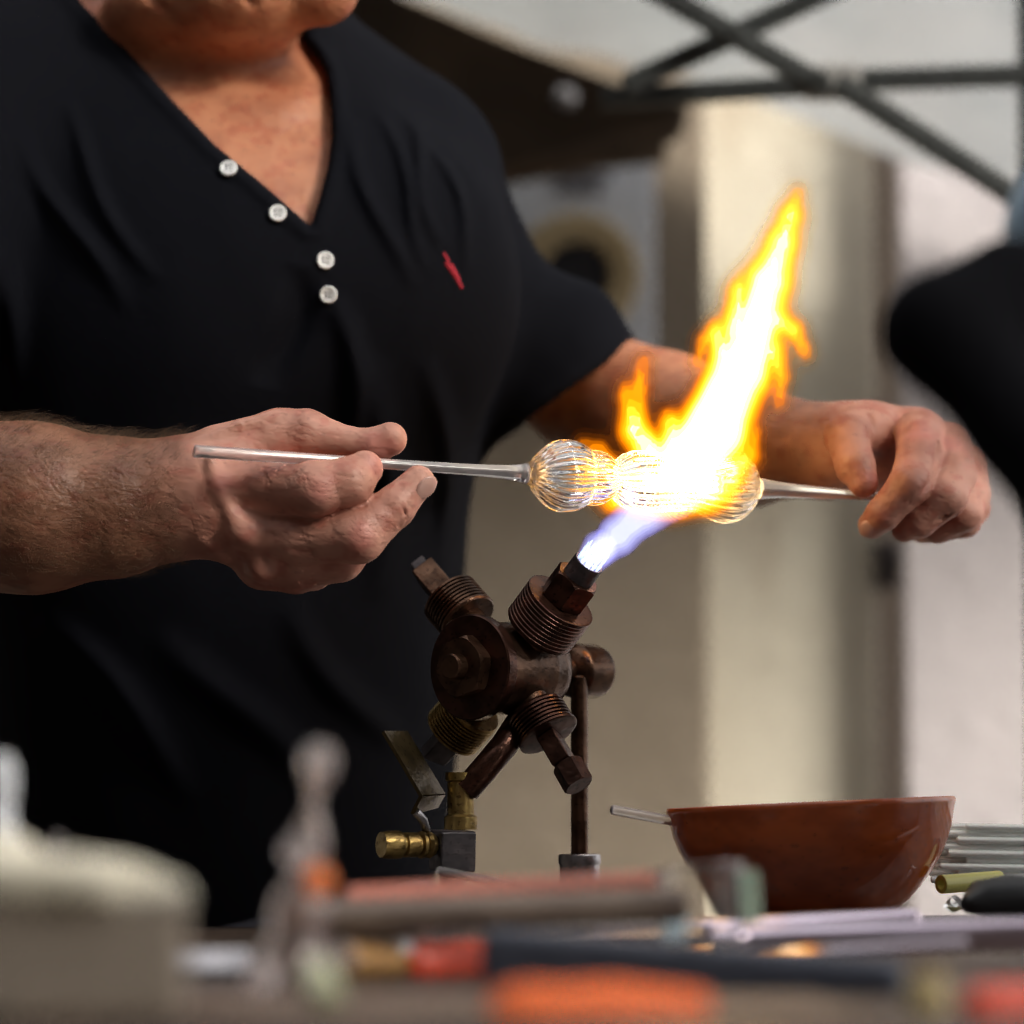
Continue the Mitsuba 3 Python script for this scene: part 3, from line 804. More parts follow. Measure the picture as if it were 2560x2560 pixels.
gl = thing('glass_ornament', 'clear twisted ribbed glass ornament on rods in the flame', 'glass ornament')
outerA = [(1318, 26.5), (1328, 32), (1338, 44), (1356, 62), (1380, 80), (1407, 87), (1435, 84), (1458, 74), (1470, 66), (1490, 66), (1508, 62), (1520, 54), (1530, 47), (1538, 45), (1547, 52), (1560, 62), (1580, 70), (1610, 72), (1650, 66), (1690, 58), (1722, 56), (1752, 66), (1785, 81), (1815, 88), (1838, 84), (1852, 77), (1868, 64), (1880, 48), (1888, 34), (1894, 28)]
innerA = [(1330, 8), (1345, 36), (1362, 56), (1384, 72), (1407, 79), (1435, 76), (1456, 66), (1472, 56), (1490, 55), (1506, 51), (1518, 43), (1530, 36), (1538, 34), (1548, 41), (1562, 52), (1580, 60), (1610, 62), (1650, 56), (1690, 48), (1722, 46), (1752, 56), (1785, 71), (1815, 78), (1838, 73), (1852, 66), (1866, 52), (1876, 34), (1883, 8)]
put('ribbed_bulb', cat_([fluted(outerA, 24, lambda x: 0.115 * min(1, max(0, (x - 1320) / 20)) * min(1, max(0, (1894 - x) / 20)), 0.018),
                         fluted(innerA, 24, 0.03, 0.018, flip=True)]), GLASS, gl, smooth=True)
put('glass_rod', fluted([(486, 15), (500, 15.5), (700, 14.5), (950, 13), (1150, 14), (1230, 16), (1280, 19), (1305, 23), (1317, 27)], 7, 0.06, 0.002, 56, 90), MILKGLASS, gl, smooth=True, label='glass rod held in the right hand')
put('glass_rod', fluted([(1895.5, 27), (1910, 25), (1950, 20), (2000, 17), (2080, 14), (2150, 12), (2215, 11)], 7, 0.06, 0.002, 56, 60), MILKGLASS, gl, smooth=True, label='glass rod held in the left hand')

# ------------------------------------------------------------------ the flame: nested thin luminous sheets, additive as burning gas is
AIR = {'type': 'thindielectric', 'int_ior': 1.0, 'ext_ior': 1.0}
scene['mat_burning_gas'] = AIR
scene['mat_sooty_gas'] = {**AIR, 'specular_transmittance': {'type': 'rgb', 'value': [0.98, 0.91, 0.76]}}
scene['mat_flame_glow'] = {**AIR, 'specular_transmittance': {'type': 'rgb', 'value': [0.99, 0.96, 0.90]}}  # for the outer sheets that add a soft orange glow around the flame
FD = 2.048


def flame_sdf(p):
    w_ = np.stack([meshkit.noise(p * np.array([44, 44, 24]) + o_, 21) - 0.5 for o_ in (0, 13.7)], 1)
    q_ = p + np.stack([w_[:, 0] * 0.0065, w_[:, 1] * 0.004, w_[:, 1] * 0.006], 1)
    k_ = S(22)
    body = [(1535, 1250, FD, 30), (1600, 1222, FD, 66), (1690, 1205, FD, 88), (1762, 1212, FD, 80)]
    h_ = chain(q_, body, k_)
    for ch in ([(1700, 1180, FD, 92), (1790, 1070, FD, 92), (1850, 930, FD, 78), (1895, 800, FD, 66), (1925, 700, FD, 56), (1952, 610, FD, 40), (1975, 545, FD, 26), (1988, 490, FD, 6)],
               [(1650, 1160, FD, 58), (1592, 1080, FD, 34), (1572, 1000, FD, 14), (1566, 975, FD, 5)], [(1590, 1080, FD, 28), (1600, 980, FD, 13), (1612, 905, FD, 4)],
               [(1690, 1120, FD, 50), (1680, 1060, FD, 26), (1672, 1035, FD, 8)], [(1760, 1060, FD, 40), (1735, 1030, FD, 8)],
               [(1840, 930, FD, 60), (1800, 830, FD, 30), (1765, 850, FD, 12), (1745, 905, FD, 6)], [(1850, 820, FD, 50), (1850, 730, FD, 26), (1860, 700, FD, 12)],
               [(1930, 800, FD, 40), (1975, 830, FD, 22), (2000, 875, FD, 9), (2008, 888, FD, 4)], [(1920, 880, FD, 36), (1948, 940, FD, 13), (1952, 1000, FD, 4)],
               [(1820, 1180, FD, 46), (1868, 1130, FD, 20), (1893, 1075, FD, 5)], [(1530, 1160, FD, 18), (1500, 1120, FD, 8), (1460, 1108, FD, 5)], [(1610, 1212, FD, 52), (1510, 1196, FD, 44), (1450, 1190, FD, 30)]):
        h_ = smin(h_, chain(q_, ch, S(14)) - S(3), S(18))
    return h_


lo, hi = P(1400, 1370, FD) - [0, 0.06, 0], P(2080, 440, FD) + [0, 0.06, 0]
fl_key = thing('flame', 'tall bright yellow flame leaning right over the glass', 'flame')
SHELLS = ((34, (0.012, 0.0025, 0.0)), (22, (0.03, 0.0065, 0.0)), (12, (0.09, 0.02, 0.0)), (5, (0.24, 0.06, 0.0)), (-2, (0.38, 0.12, 0.001)), (-8, (0.36, 0.16, 0.002)), (-14, (0.34, 0.21, 0.008)), (-20, (0.4, 0.33, 0.06)),
          (-27, (0.6, 0.62, 0.35)), (-35, (1.2, 1.3, 1.2)), (-45, (1.8, 2.0, 2.4)), (-57, (2.2, 2.4, 3.0)))
for i_, (off, rad) in enumerate(SHELLS):
    m = isosurface(lambda p: flame_sdf(p) - S(off), lo, hi, 0.0032 if off < 10 else 0.004, newton=1)
    key = f'{fl_key}__{i_ + 1:03d}'
    scene[key] = mikit.ply(m, 'mat_flame_glow' if off > 10 else 'mat_sooty_gas' if off > -13 else 'mat_burning_gas', smooth=True, emitter={'type': 'area', 'radiance': {'type': 'rgb', 'value': [c * LIT * 1.5 for c in rad]}})
# ------------------------------------------------------------------ the bench torch
def CV(r, u, f):
    return RIGHT * r + UP * u + FWD * f


TA = math.radians(41)
ax = CV(math.sin(TA), -0.06, math.cos(TA)); ax /= np.linalg.norm(ax)
e2 = CV(0, 1, 0.08); e2 -= ax * (e2 @ ax); e2 /= np.linalg.norm(e2)
e1 = np.cross(ax, e2)
if e1 @ RIGHT < 0: e1 = -e1
F0 = P(1172, 1668, 2.012)
HUB = F0 + ax * 0.040
tk = thing('bench_torch', 'old bronze glassworking bench torch with four threaded heads', 'torch')


def hexprism(r, h, M, ch=0.12):
    a = man(lathe([(0, 0), (r, 0), (r, h), (0, h)], None, 6))
    b = man(lathe([(0, 0), (r * 0.90, 0), (r * 1.02, ch * r), (r * 1.02, h - ch * r), (r * 0.90, h), (0, h)], None, 48))
    m = tm(a ^ b); m.apply_transform(M); return m


def at_ax(t):
    return frame(F0 + ax * t, ax, e2)


put('hub', lathe([(0, 0.010), (0.0285, 0.010), (0.0295, 0.012), (0.0295, 0.0535), (0.0275, 0.056), (0.0275, 0.064), (0.0255, 0.071), (0.019, 0.077), (0.013, 0.079), (0.013, 0.081), (0, 0.081)], at_ax(0), 64), BRONZE, tk)
put('front_plate', lathe([(0, 0), (0.0325, 0), (0.0335, 0.001), (0.0335, 0.0078), (0.0325, 0.0092), (0, 0.0092)], at_ax(0), 72), COPPER, tk)
put('hex_nut', hexprism(0.0205, 0.0100, frame(F0 - ax * 0.0097, ax, e2 + 0.25 * e1)), BRONZE, tk)
put('spindle', lathe([(0, 0), (0.0072, 0), (0.0082, 0.001), (0.0082, 0.009), (0, 0.009)], at_ax(-0.0180)), BRONZE, tk)
put('side_knob', lathe([(0, 0.0815), (0.0085, 0.0815), (0.0085, 0.096), (0.014, 0.098), (0.0172, 0.101), (0.0178, 0.104), (0.0178, 0.122), (0.0168, 0.1255), (0.012, 0.1262), (0.011, 0.124), (0, 0.124)], at_ax(0)), BRONZE, tk)


def threads(r, l0, l1, nth, lip=0.0, dp=0.0016):
    pr = [(0, l0), (r - 0.001, l0), (r, l0 + 0.0012)]
    L = (l1 - l0 - 0.004)
    for q_ in range(nth):
        z = l0 + 0.002 + L * q_ / nth
        pr += [(r, z), (r, z + L / nth * 0.45), (r - dp, z + L / nth * 0.62), (r - dp, z + L / nth * 0.85)]
    pr += [(r + lip, l1 - 0.002), (r + lip, l1 - 0.0006), (r - 0.001, l1), (0, l1)]
    return pr


def arm_frame(ang):
    a = math.radians(ang)
    d_ = e1 * math.cos(a) + e2 * math.sin(a)
    return d_, frame(HUB, d_, ax)


# upper right: the burning head
d1, M1 = arm_frame(45)
put('head_collar', lathe(threads(0.0238, 0.0335, 0.060, 8, 0.0, 0.0006), M1, 64), COPPER, tk)
put('head_neck', lathe([(0, 0.02), (0.0135, 0.02), (0.0135, 0.0335), (0, 0.0335)], M1), BRONZE, tk)
put('head_nut', hexprism(0.0155, 0.0195, frame(HUB + d1 * 0.0603, d1, ax + 0.4 * e1)), COPPER, tk)
NZ = 0.0925
nz = tm(man(lathe([(0, 0.0795), (0.0102, 0.0795), (0.0102, NZ - 0.001), (0.0094, NZ), (0, NZ)], M1, 40)) - man(lathe([(0, NZ - 0.004), (0.0082, NZ - 0.004), (0.0082, NZ + 0.002), (0, NZ + 0.002)], M1, 40)))
put('nozzle', nz, DARKIRON, tk)
# upper left: idle head with a flat key
d2, M2 = arm_frame(138)
put('head_neck', lathe([(0, 0.024), (0.0120, 0.024), (0.0105, 0.038), (0.0105, 0.0485), (0, 0.0485)], M2), BRONZE, tk)
ring = lathe(threads(0.0198, 0.0475, 0.0705, 7), M2, 64)
put('threaded_ring', ring, BRONZE, tk)
put('flat_key', rbox(0.024, 0.016, 0.027, 0.0012, M2 @ TR(0.0, 0.001, 0.0843, rz=0.6)), BRONZE, tk)
put('key_tip', rbox(0.014, 0.010, 0.0105, 0.001, M2 @ TR(0.003, 0.003, 0.1032, rz=0.6)), DARKIRON, tk)
# lower right
d3, M3 = arm_frame(-53)
put('head_neck', lathe([(0, 0.022), (0.0125, 0.022), (0.0115, 0.0335), (0, 0.0335)], M3), BRONZE, tk)
put('threaded_ring', lathe(threads(0.0192, 0.0337, 0.0535, 6, 0.001), M3, 64), COPPER, tk)
put('flat_key', rbox(0.021, 0.0125, 0.022, 0.0012, M3 @ TR(0.001, -0.001, 0.0648, rz=-0.45)), COPPER, tk)
put('key_tip', hexprism(0.0100, 0.017, M3 @ TR(0.001, 0.0, 0.0760)), COPPER, tk)
# lower left
d4, M4 = arm_frame(219)
put('head_neck', lathe([(0, 0.024), (0.0125, 0.024), (0.0115, 0.0395), (0, 0.0395)], M4), BRONZE, tk)
put('threaded_ring', lathe(threads(0.0200, 0.0397, 0.0640, 8), M4, 64), BRASS, tk)
put('flat_key', rbox(0.018, 0.010, 0.024, 0.0012, M4 @ TR(0.001, 0.001, 0.0763, rz=0.4)), DARKIRON, tk)
# stand post and its socket
pb = P(1449, 2128, 2.07); pt = P(1452, 1765, 2.07)
put('post', rod([pb[0], pb[1], pb[2] - 0.02], [pb[0], pb[1], pt[2] + 0.02], 0.0056), BRONZE, tk)
zt = P(1449, 2135, 2.07)[2]
put('socket', lathe([(0.0064, zt - TABLE), (0.0128, zt - TABLE), (0.0138, zt - TABLE - 0.0012), (0.0138, zt - TABLE - 0.006), (0.0130, zt - TABLE - 0.007), (0.0128, 0.006), (0.024, 0.006), (0.026, 0.0045), (0.026, 0.001), (0, 0.001), (0, 0.004), (0.0064, 0.01), (0.0064, zt - TABLE)], TR(pb[0], pb[1], TABLE)), STEEL, tk)
# gas pipe from the hub to the valve block
pv = P(1155, 1960, 2.02)
pcv = P(1150, 2068, 2.02)
put('gas_pipe', tube_path([HUB + ax * 0.02 - e2 * 0.02 + e1 * 0.002, P(1262, 1862, 2.02), P(1212, 1922, 2.02), P(1166, 1975, 2.02)], 0.0088, 18), COPPER, tk)
put('valve_stem', lathe([(0, 0), (0.0105, 0), (0.0105, 0.008), (0.0085, 0.0095), (0.0085, 0.030), (0.0098, 0.031), (0.0098, 0.036), (0, 0.036)], frame(P(1152, 2074, 2.02), [0, 0, 1])), BRASS, tk)
put('valve_block', rbox(0.0235, 0.0235, 0.0255, 0.0016, frame(P(1131, 2127, 2.005), [0.02, -0.05, 1], [0.93, 0.35, 0])), DARKIRON, tk)
put('valve_foot', rod([P(1131, 2178, 2.005)[0], P(1131, 2178, 2.005)[1], TABLE + 0.0003], P(1131, 2176, 2.005), 0.008), DARKIRON, tk)
h0 = P(1088, 2112, 1.998); hd = P(953, 2112, 1.980) - h0; hl = np.linalg.norm(hd)
put('valve_handle', lathe([(0, 0), (0.0055, 0), (0.0072, 0.002), (0.0085, 0.0045), (0.0072, 0.0065), (0.0065, 0.0068), (0.0085, 0.0085), (0.0085, 0.0105), (0.0062, 0.0115), (0.0062, 0.0125), (0.0078, 0.0135), (0.0078, 0.0215), (0.0062, 0.0225), (0.0062, 0.0235), (0.0084, 0.0245), (0.0088, 0.0255), (0.0088, 0.0325), (0.0080, hl), (0, hl)], frame(h0, hd)), BRASS, tk)
# bent guard plate beside the valve
a0, a1, a2, a3 = P(1016, 1829, 2.03), P(957, 1829, 1.99), P(1052, 1990, 1.985), P(1110, 1986, 2.03)
yv = a1


def plate(q_, t):
    q_ = np.array(q_); n_ = np.cross(q_[1] - q_[0], q_[2] - q_[0]); n_ /= np.linalg.norm(n_)
    return tm(m3.Manifold.hull_points(np.vstack([q_ + n_ * t / 2, q_ - n_ * t / 2]).astype(np.float32)))


put('guard_plate', cat_([plate([a1, a0, a3, a2], 0.0022), plate([a2, a3, P(1092, 2018, 2.025), P(1030, 2035, 1.99)], 0.0022)]), DARKBRASS, tk, smooth=False)
put('guard_screw', tube_path([P(1040, 2030, 1.99), P(1058, 2050, 1.992), P(1065, 2075, 2.0)], 0.003, 12), STEEL, tk)

# burning gas leaving the nozzle
tip = HUB + d1 * NZ
jk = thing('gas_jet', 'pale blue violet gas jet leaving the torch nozzle', 'flame')


def jet_sdf(p):
    v_ = chain(p, [(1486, 1404, 2.012, 28), (1545, 1340, 2.035, 46), (1610, 1275, FD, 58), (1700, 1225, FD, 60)], S(20))
    v_ = np.minimum(v_, cone(p, tip - d1 * 0.001, tip + d1 * 0.012, 0.0078, 0.0105))
    return v_ + 0.0006 * (meshkit.fbm(p * np.array([60, 60, 40]), 2, 5) - 0.5)


lo, hi = P(1420, 1470, FD) - [0, 0.09, 0], P(1800, 1150, FD) + [0, 0.05, 0]
for i_, (off, rad) in enumerate(((6, (0.010, 0.010, 0.045)), (2, (0.02, 0.02, 0.075)), (-2, (0.03, 0.03, 0.09)), (-6, (0.04, 0.043, 0.09)), (-11, (0.05, 0.055, 0.09)), (-17, (0.07, 0.075, 0.10)), (-24, (0.08, 0.09, 0.11)), (-33, (0.10, 0.11, 0.12)))):
    m = isosurface(lambda p: jet_sdf(p) - S(off), lo, hi, 0.0025, newton=1)
    scene[f'{jk}__{i_ + 1:03d}'] = mikit.ply(m, 'mat_burning_gas', smooth=True, emitter={'type': 'area', 'radiance': {'type': 'rgb', 'value': [c * LIT * 1.9 for c in rad]}})
u1 = np.cross(d1, ax); u1 /= np.linalg.norm(u1)
w1 = np.cross(d1, u1)
cones = []
for r_, nn in ((0.0, 1), (0.0036, 5), (0.0068, 9)):
    for q_ in range(nn):
        a = 2 * math.pi * q_ / nn
        o = tip - d1 * 0.0035 + r_ * (math.cos(a) * u1 + math.sin(a) * w1)
        cones.append(lathe([(0, 0), (0.0008, 0.0005), (0.0009, 0.004), (0.0008, 0.010), (0.0004, 0.0145), (0, 0.0155)], frame(o, d1), 10))
key = put('pilot_cones', cat_(cones), 'mat_burning_gas', jk, smooth=True, label='white hot inner cones at the nozzle mouth')
scene[key]['emitter'] = {'type': 'area', 'radiance': {'type': 'rgb', 'value': [c * LIT for c in (0.55, 0.75, 0.95)]}}

# ------------------------------------------------------------------ bowl and things on the bench
bc = P(2033, 2030, 2.0)
BZ = TABLE + 0.0088
TRAYMETAL = material('tray_metal', principled(metal_color((0.13, 0.12, 0.115), (0.20, 0.185, 0.175), (0.07, 0.06, 0.055)), 0.4, metallic=0.8))
tray = thing('metal_tray', 'low grey metal tray under the brown bowl', 'tray')
put('sheet', rbox(0.34, 0.15, 0.0022, 0.001, TR(bc[0] + 0.035, 2.005, BZ - 0.0013)), TRAYMETAL, tray)
put('base', rbox(0.33, 0.14, 0.006, 0.001, TR(bc[0] + 0.035, 2.005, TABLE + 0.0034)), DARKIRON, tray)
rr = 0.0895
prof = [(0, 0.0035), (0.036, 0.0035), (0.037, 0.0), (0.046, 0.0), (0.0500, 0.0022), (0.0580, 0.0085), (0.0648, 0.0158), (0.0725, 0.0255), (0.0785, 0.0350), (0.0832, 0.0450), (0.0862, 0.0540), (0.0882, 0.0640), (0.0895, 0.0685), (0.0898, 0.0705), (0.0888, 0.0722), (0.0870, 0.0722), (0.0850, 0.0700), (0.0842, 0.062), (0.0805, 0.047), (0.0742, 0.0345), (0.065, 0.023), (0.055, 0.0145), (0.042, 0.0085), (0, 0.0075)]
from scipy.interpolate import interp1d
bm = lathe(prof, None, 128)
bm.vertices *= [1, 1, (1 - BZ + 0.004) / 0.0722]
tilt = trimesh.transformations.rotation_matrix(-math.radians(2.6), [0, 1, 0])
bm.apply_transform(tilt); bm.vertices[:, 2] -= bm.vertices[:, 2].min()
bm.apply_translation((bc[0], 1.995, BZ))
bk = thing('glazed_bowl', 'glossy brown glazed earthenware bowl on the metal tray', 'bowl')
scene[bk] = mikit.ply(bm, GLAZE, smooth=40)

CLEAR = GLASS


def glass_rod(name, a, b, r, mat, label, group=None, n=14):
    k_ = thing(name, label, 'glass rod', group)
    L_ = np.linalg.norm(np.asarray(b) - np.asarray(a))
    c_ = r * 0.4
    scene[k_] = mikit.ply(lathe([(0, 0), (r - c_, 0), (r, c_), (r, L_ - c_), (r - c_, L_), (0, L_)], frame(a, np.asarray(b) - np.asarray(a)), n), mat, smooth=50)
    return k_


glass_rod('glass_rod', P(1528, 2024, 1.955), P(1990, 2110, 2.02), 0.0030, MILKGLASS, 'clear glass rod leaning out over the left rim of the bowl')
glass_rod('glass_rod', P(1094, 2176, 1.93), P(1700, 2292, 1.80), 0.0026, MILKGLASS, 'upper of two thin glass rods pointing left below the torch valve')
glass_rod('glass_rod', P(966, 2235, 1.90), P(1640, 2318, 1.74), 0.0021, MILKGLASS, 'lower of two thin glass rods pointing left below the torch valve')
for q_ in range(36):
    row, col = q_ // 4, q_ % 4
    z_ = 0.9550 + 0.0042 * row
    y_ = 2.056 + 0.0050 * col + 0.0025 * (row % 2)
    x0 = P(2318 + 22 * ((q_ * 7) % 5), 2100, 2.06)[0]
    glass_rod('green_glass_rod', [x0, y_, z_ + 0.002], [x0 + 0.42, y_ + 0.004, z_ - 0.006], 0.0023, GREENGLASS, 'pale green glass rod in the stacked bundle right of the bowl', 'glass rods stacked right of the bowl')
k = thing('rod_rest', 'grey rest block under the green glass rods', 'block')
scene[k] = mikit.ply(rbox(0.03, 0.06, 0.0265, 0.002, TR(P(2620, 2100, 2.06)[0], 2.07, TABLE + 0.0135)), STEEL, smooth=30)
YEL = material('yellow_glass', principled((0.72, 0.66, 0.16), 0.12, spec_trans=0.3, eta=1.5, clearcoat=0.6, clearcoat_gloss=0.9), two=False)
a, b = P(2352, 2211, 1.965), P(2545, 2196, 2.0)
yt = lathe([(0.0032, 0), (0.0055, 0), (0.0058, 0.0004), (0.0058, 0.0475), (0.0052, 0.0485), (0.0032, 0.0485), (0.0032, 0)], frame(a, b - a), 28)
scene[thing('yellow_tube', 'short yellow green glass tube beside the bowl foot', 'tube')] = mikit.ply(yt, YEL, smooth=40)
a = P(2380, 2258, 1.95)
scene[thing('glass_chip', 'small clear glass chip on the tray edge', 'glass chip')] = mikit.ply(tm(m3.Manifold.hull_points((np.array(a) + rng.normal(0, 1, (14, 3)) * [0.0035, 0.003, 0.003]).astype(np.float32))), GLASS, smooth=False)
k = thing('pliers', 'black handled tool lying at the right edge behind the glass', 'pliers')
put('grip', tube_path([P(2418, 2262, 1.86), P(2450, 2246, 1.87), P(2520, 2240, 1.88), P(2700, 2252, 1.90), P(2900, 2262, 1.92)], [0.005, 0.0105, 0.0125, 0.012, 0.010], 18), material('black_rubber', principled((0.018, 0.018, 0.02), 0.5)), k, smooth=True)
put('jaw', tube_path([P(2450, 2212, 1.90), P(2520, 2202, 1.91), P(2700, 2205, 1.93)], [0.0025, 0.004, 0.004], 12), STEEL, k, smooth=True)

# blurred things nearer the camera
CERAM_CLOTH = material('cream_cloth', principled(vary((0.78, 0.71, 0.55), (0.86, 0.79, 0.63), 60), 0.9, sheen=0.3))
CERAM = material('cream_ceramic', principled(vary((0.70, 0.65, 0.54), (0.76, 0.71, 0.60), 30), 0.35, specular=0.5))
pc = P(130, 2400, 1.14)
px_, py_ = pc[0] - 0.012, pc[1] + 0.03
zt = P(130, 2215, 1.14)[2]
H_ = zt - TABLE
k = thing('beige_box', 'squat beige box at lower left under a cream cloth', 'box')
put('body', rbox(0.112, 0.10, H_ - 0.001, 0.006, TR(px_, py_, TABLE + H_ / 2 + 0.0004, rz=0.12)), material('shaded_beige', principled(vary((0.28, 0.225, 0.175), (0.36, 0.295, 0.235), 14), 0.7)), k)  # shade on the box side is put into this darker beige
put('rim', rbox(0.114, 0.102, 0.006, 0.002, TR(px_, py_, TABLE + H_ - 0.004, rz=0.12)), CERAM, k)


def cloth_f(p):
    q = p - np.array([px_, py_, TABLE + H_])
    r_ = 0.010 * (meshkit.fbm(p * np.array([26, 26, 10]), 3, 6) - 0.5)
    top = ell(q, (-0.012, 0, 0.002), (0.060, 0.052, 0.010)) + r_
    top = smin(top, cone(q, [0.020, -0.03, 0.004], [0.055, -0.035, -0.0030], 0.008, 0.005) + r_ * 0.5, 0.012)
    top = smin(top, cone(q, [-0.03, -0.045, 0.004], [0.03, -0.048, 0.000], 0.008, 0.007) + r_ * 0.5, 0.012)
    top = smin(top, cone(q, [-0.06, 0.02, 0.004], [-0.02, 0.03, 0.008], 0.010, 0.010), 0.02)
    return top


put('cream_cloth', isosurface(cloth_f, [px_ - 0.10, py_ - 0.085, TABLE + H_ - 0.02], [px_ + 0.10, py_ + 0.085, TABLE + H_ + 0.04], 0.0026), CERAM_CLOTH, smooth=True, label='rumpled cream cloth lying on the beige box at lower left', cat='cloth')
k = thing('white_bottle', 'white plastic bottle standing behind the beige box', 'bottle')
bx = P(-12, 2100, 1.36)
zt = P(-12, 1992, 1.36)[2] - TABLE
put('body', lathe([(0, 0.0002), (0.017, 0.0002), (0.018, 0.002), (0.018, zt * 0.60), (0.014, zt * 0.75), (0.0085, zt * 0.84), (0.0075, zt), (0, zt)], TR(bx[0], bx[1], TABLE), 40), material('white_plastic', principled((0.78, 0.80, 0.84), 0.35)), k)
put('cap', lathe([(0, zt + 0.0003), (0.0088, zt + 0.0003), (0.0088, zt + 0.012), (0.006, zt + 0.018), (0, zt + 0.018)], TR(bx[0], bx[1], TABLE), 32), material('white_cap', principled((0.74, 0.76, 0.8), 0.3)), k)
a = on_table(100, 2440); a[1] = 1.36; a[0] = P(100, 2100, 1.36)[0]
glass_rod('glass_rod', [a[0] - 0.006, 1.36, TABLE + 0.0022], P(148, 2088, 1.37), 0.0018, MILKGLASS, 'short glass rod sticking up behind the beige box')

# stacked glass figure
k = thing('glass_figurine', 'clear glass figurine of stacked bulbs at lower centre left', 'figurine')
gx = P(735, 2400, 1.285)


def GZ(py):
    return P(735, py, 1.285)[2] - TABLE


s_ = 1.285 / 8000
pr = [(0, 0.0003), (112 * s_, 0.0003), (120 * s_, 0.002), (114 * s_, GZ(2460)), (84 * s_, GZ(2380)), (66 * s_, GZ(2335)), (74 * s_, GZ(2295)), (70 * s_, GZ(2250)), (44 * s_, GZ(2205)), (34 * s_, GZ(2180)), (44 * s_, GZ(2150)), (46 * s_, GZ(2110)), (36 * s_, GZ(2065)), (20 * s_, GZ(2030)), (13 * s_, GZ(2000)), (16 * s_, GZ(1968)), (36 * s_, GZ(1942)), (46 * s_, GZ(1905)), (38 * s_, GZ(1868)), (18 * s_, GZ(1852)), (0, GZ(1847))]
Mf = TR(gx[0] - 0.002, gx[1], TABLE, ry=math.radians(7.0))
lean = np.array(Mf)
outer = lathe(pr, Mf, 56)
pi_ = [(max(r_ - 0.0022, 0), z_ + (0.0025 if q_ < 2 else 0)) for q_, (r_, z_) in enumerate(pr)]
pi_[-1] = (0, pr[-1][1] - 0.0022); pi_[-2] = (pr[-2][0] * 0.6, pr[-2][1] - 0.0018)
inner = lathe(pi_, Mf, 56); inner.invert()
put('body', cat_([outer, inner]), material('pinkish_glass', principled((0.95, 0.83, 0.80), 0.01, spec_trans=0.92, eta=1.5, clearcoat=1.0, clearcoat_gloss=0.95), two=False), k, smooth=50)
for (x, y, r_) in ((655, 2432, 40), (742, 2128, 36), (790, 1897, 34), (858, 2390, 26)):  # added beads that stand for the white highlights on the figurine
    put('highlight_bead', tm(m3.Manifold.sphere(r_ * s_, 40).translate(tuple(P(x, y, 1.285 - 0.022)))), MILKGLASS, k, smooth=True)
put('reflection_bead', tm(m3.Manifold.sphere(40 * s_, 40).translate(tuple(P(793, 2205, 1.285 - 0.020)))), material('reflection_orange', principled((1.0, 0.22, 0.015), 0.12, specular=0.7, clearcoat=1.0, clearcoat_gloss=0.95)), k, smooth=True, label='orange bead added as the flame reflection on the figurine')  # orange ball takes the place of the flame mirrored in the glass
PGREEN = material('pale_green_rod', principled((0.62, 0.66, 0.42), 0.15, spec_trans=0.25, eta=1.5), two=False)
a = P(792, 2428, 1.20)
glass_rod('glass_rod', [a[0] + 0.006, a[1] - 0.03, TABLE + 0.007], a, 0.0062, PGREEN, 'thick pale green rod end in front of the glass figurine', n=24)
a = P(425, 2412, 1.42)
k = thing('steel_file', 'bright steel tool blade between the beige box and the figurine', 'file')
put('blade', rbox(0.046, 0.012, 0.006, 0.001, TR(P(500, 2400, 1.45)[0], 1.46, P(500, 2408, 1.45)[2], rz=0.1, rx=1.0)), STEEL, k)
put('handle', rod([P(420, 2414, 1.45)[0], 1.452, TABLE + 0.0082], [P(200, 2414, 1.45)[0], 1.43, TABLE + 0.0082], 0.008), material('black_plastic', principled((0.015, 0.015, 0.02), 0.4)), k)

WOODH = material('amber_wood', principled(vary((0.34, 0.17, 0.05), (0.46, 0.25, 0.08), 60), 0.35, clearcoat=0.6, clearcoat_gloss=0.9))
REDP = material('red_plastic', principled((0.70, 0.06, 0.018), 0.4, clearcoat=0.6, clearcoat_gloss=0.9))
ORP = material('orange_plastic', principled((0.98, 0.15, 0.004), 0.5, clearcoat=0.4))
k = thing('screwdriver', 'red handled tool with amber ferrule left of the grey bar', 'screwdriver')
a, b = P(1010, 2408, 1.47), P(1260, 2398, 1.50)
put('handle', lathe([(0, 0), (0.0062, 0), (0.0088, 0.003), (0.0095, 0.012), (0.0085, 0.022), (0.0095, 0.034), (0.0085, np.linalg.norm(b - a)), (0, np.linalg.norm(b - a))], frame(a, b - a)), REDP, k)
put('ferrule', rod(P(860, 2402, 1.45), a, 0.0085, r2=0.0062), WOODH, k)
put('tip', rod(P(990, 2374, 1.468), P(1030, 2372, 1.472), 0.0042), STEEL, k)
GRAPH = material('grey_blue_rubber', principled(vary((0.045, 0.052, 0.075), (0.062, 0.07, 0.098), 40), 0.5, specular=0.4))
k = thing('grey_bar', 'thick blue grey bar lying across the bench front', 'bar')
a, b = P(1240, 2406, 1.40), P(2220, 2446, 1.34)
L_ = np.linalg.norm(b - a)
sph = m3.Manifold.sphere(0.006, 20)
put('shaft', m3.Manifold.batch_hull([sph.translate(tuple(e_ + np.array([0, y_, z_]))) for e_, hh in ((a, 0.0090), (b, 0.0028)) for y_ in (-0.009, 0.009) for z_ in (-hh, hh)]), GRAPH, k)
POLISHED = material('polished_steel', principled((0.70, 0.60, 0.72), 0.06, metallic=0.97, specular=0.5))
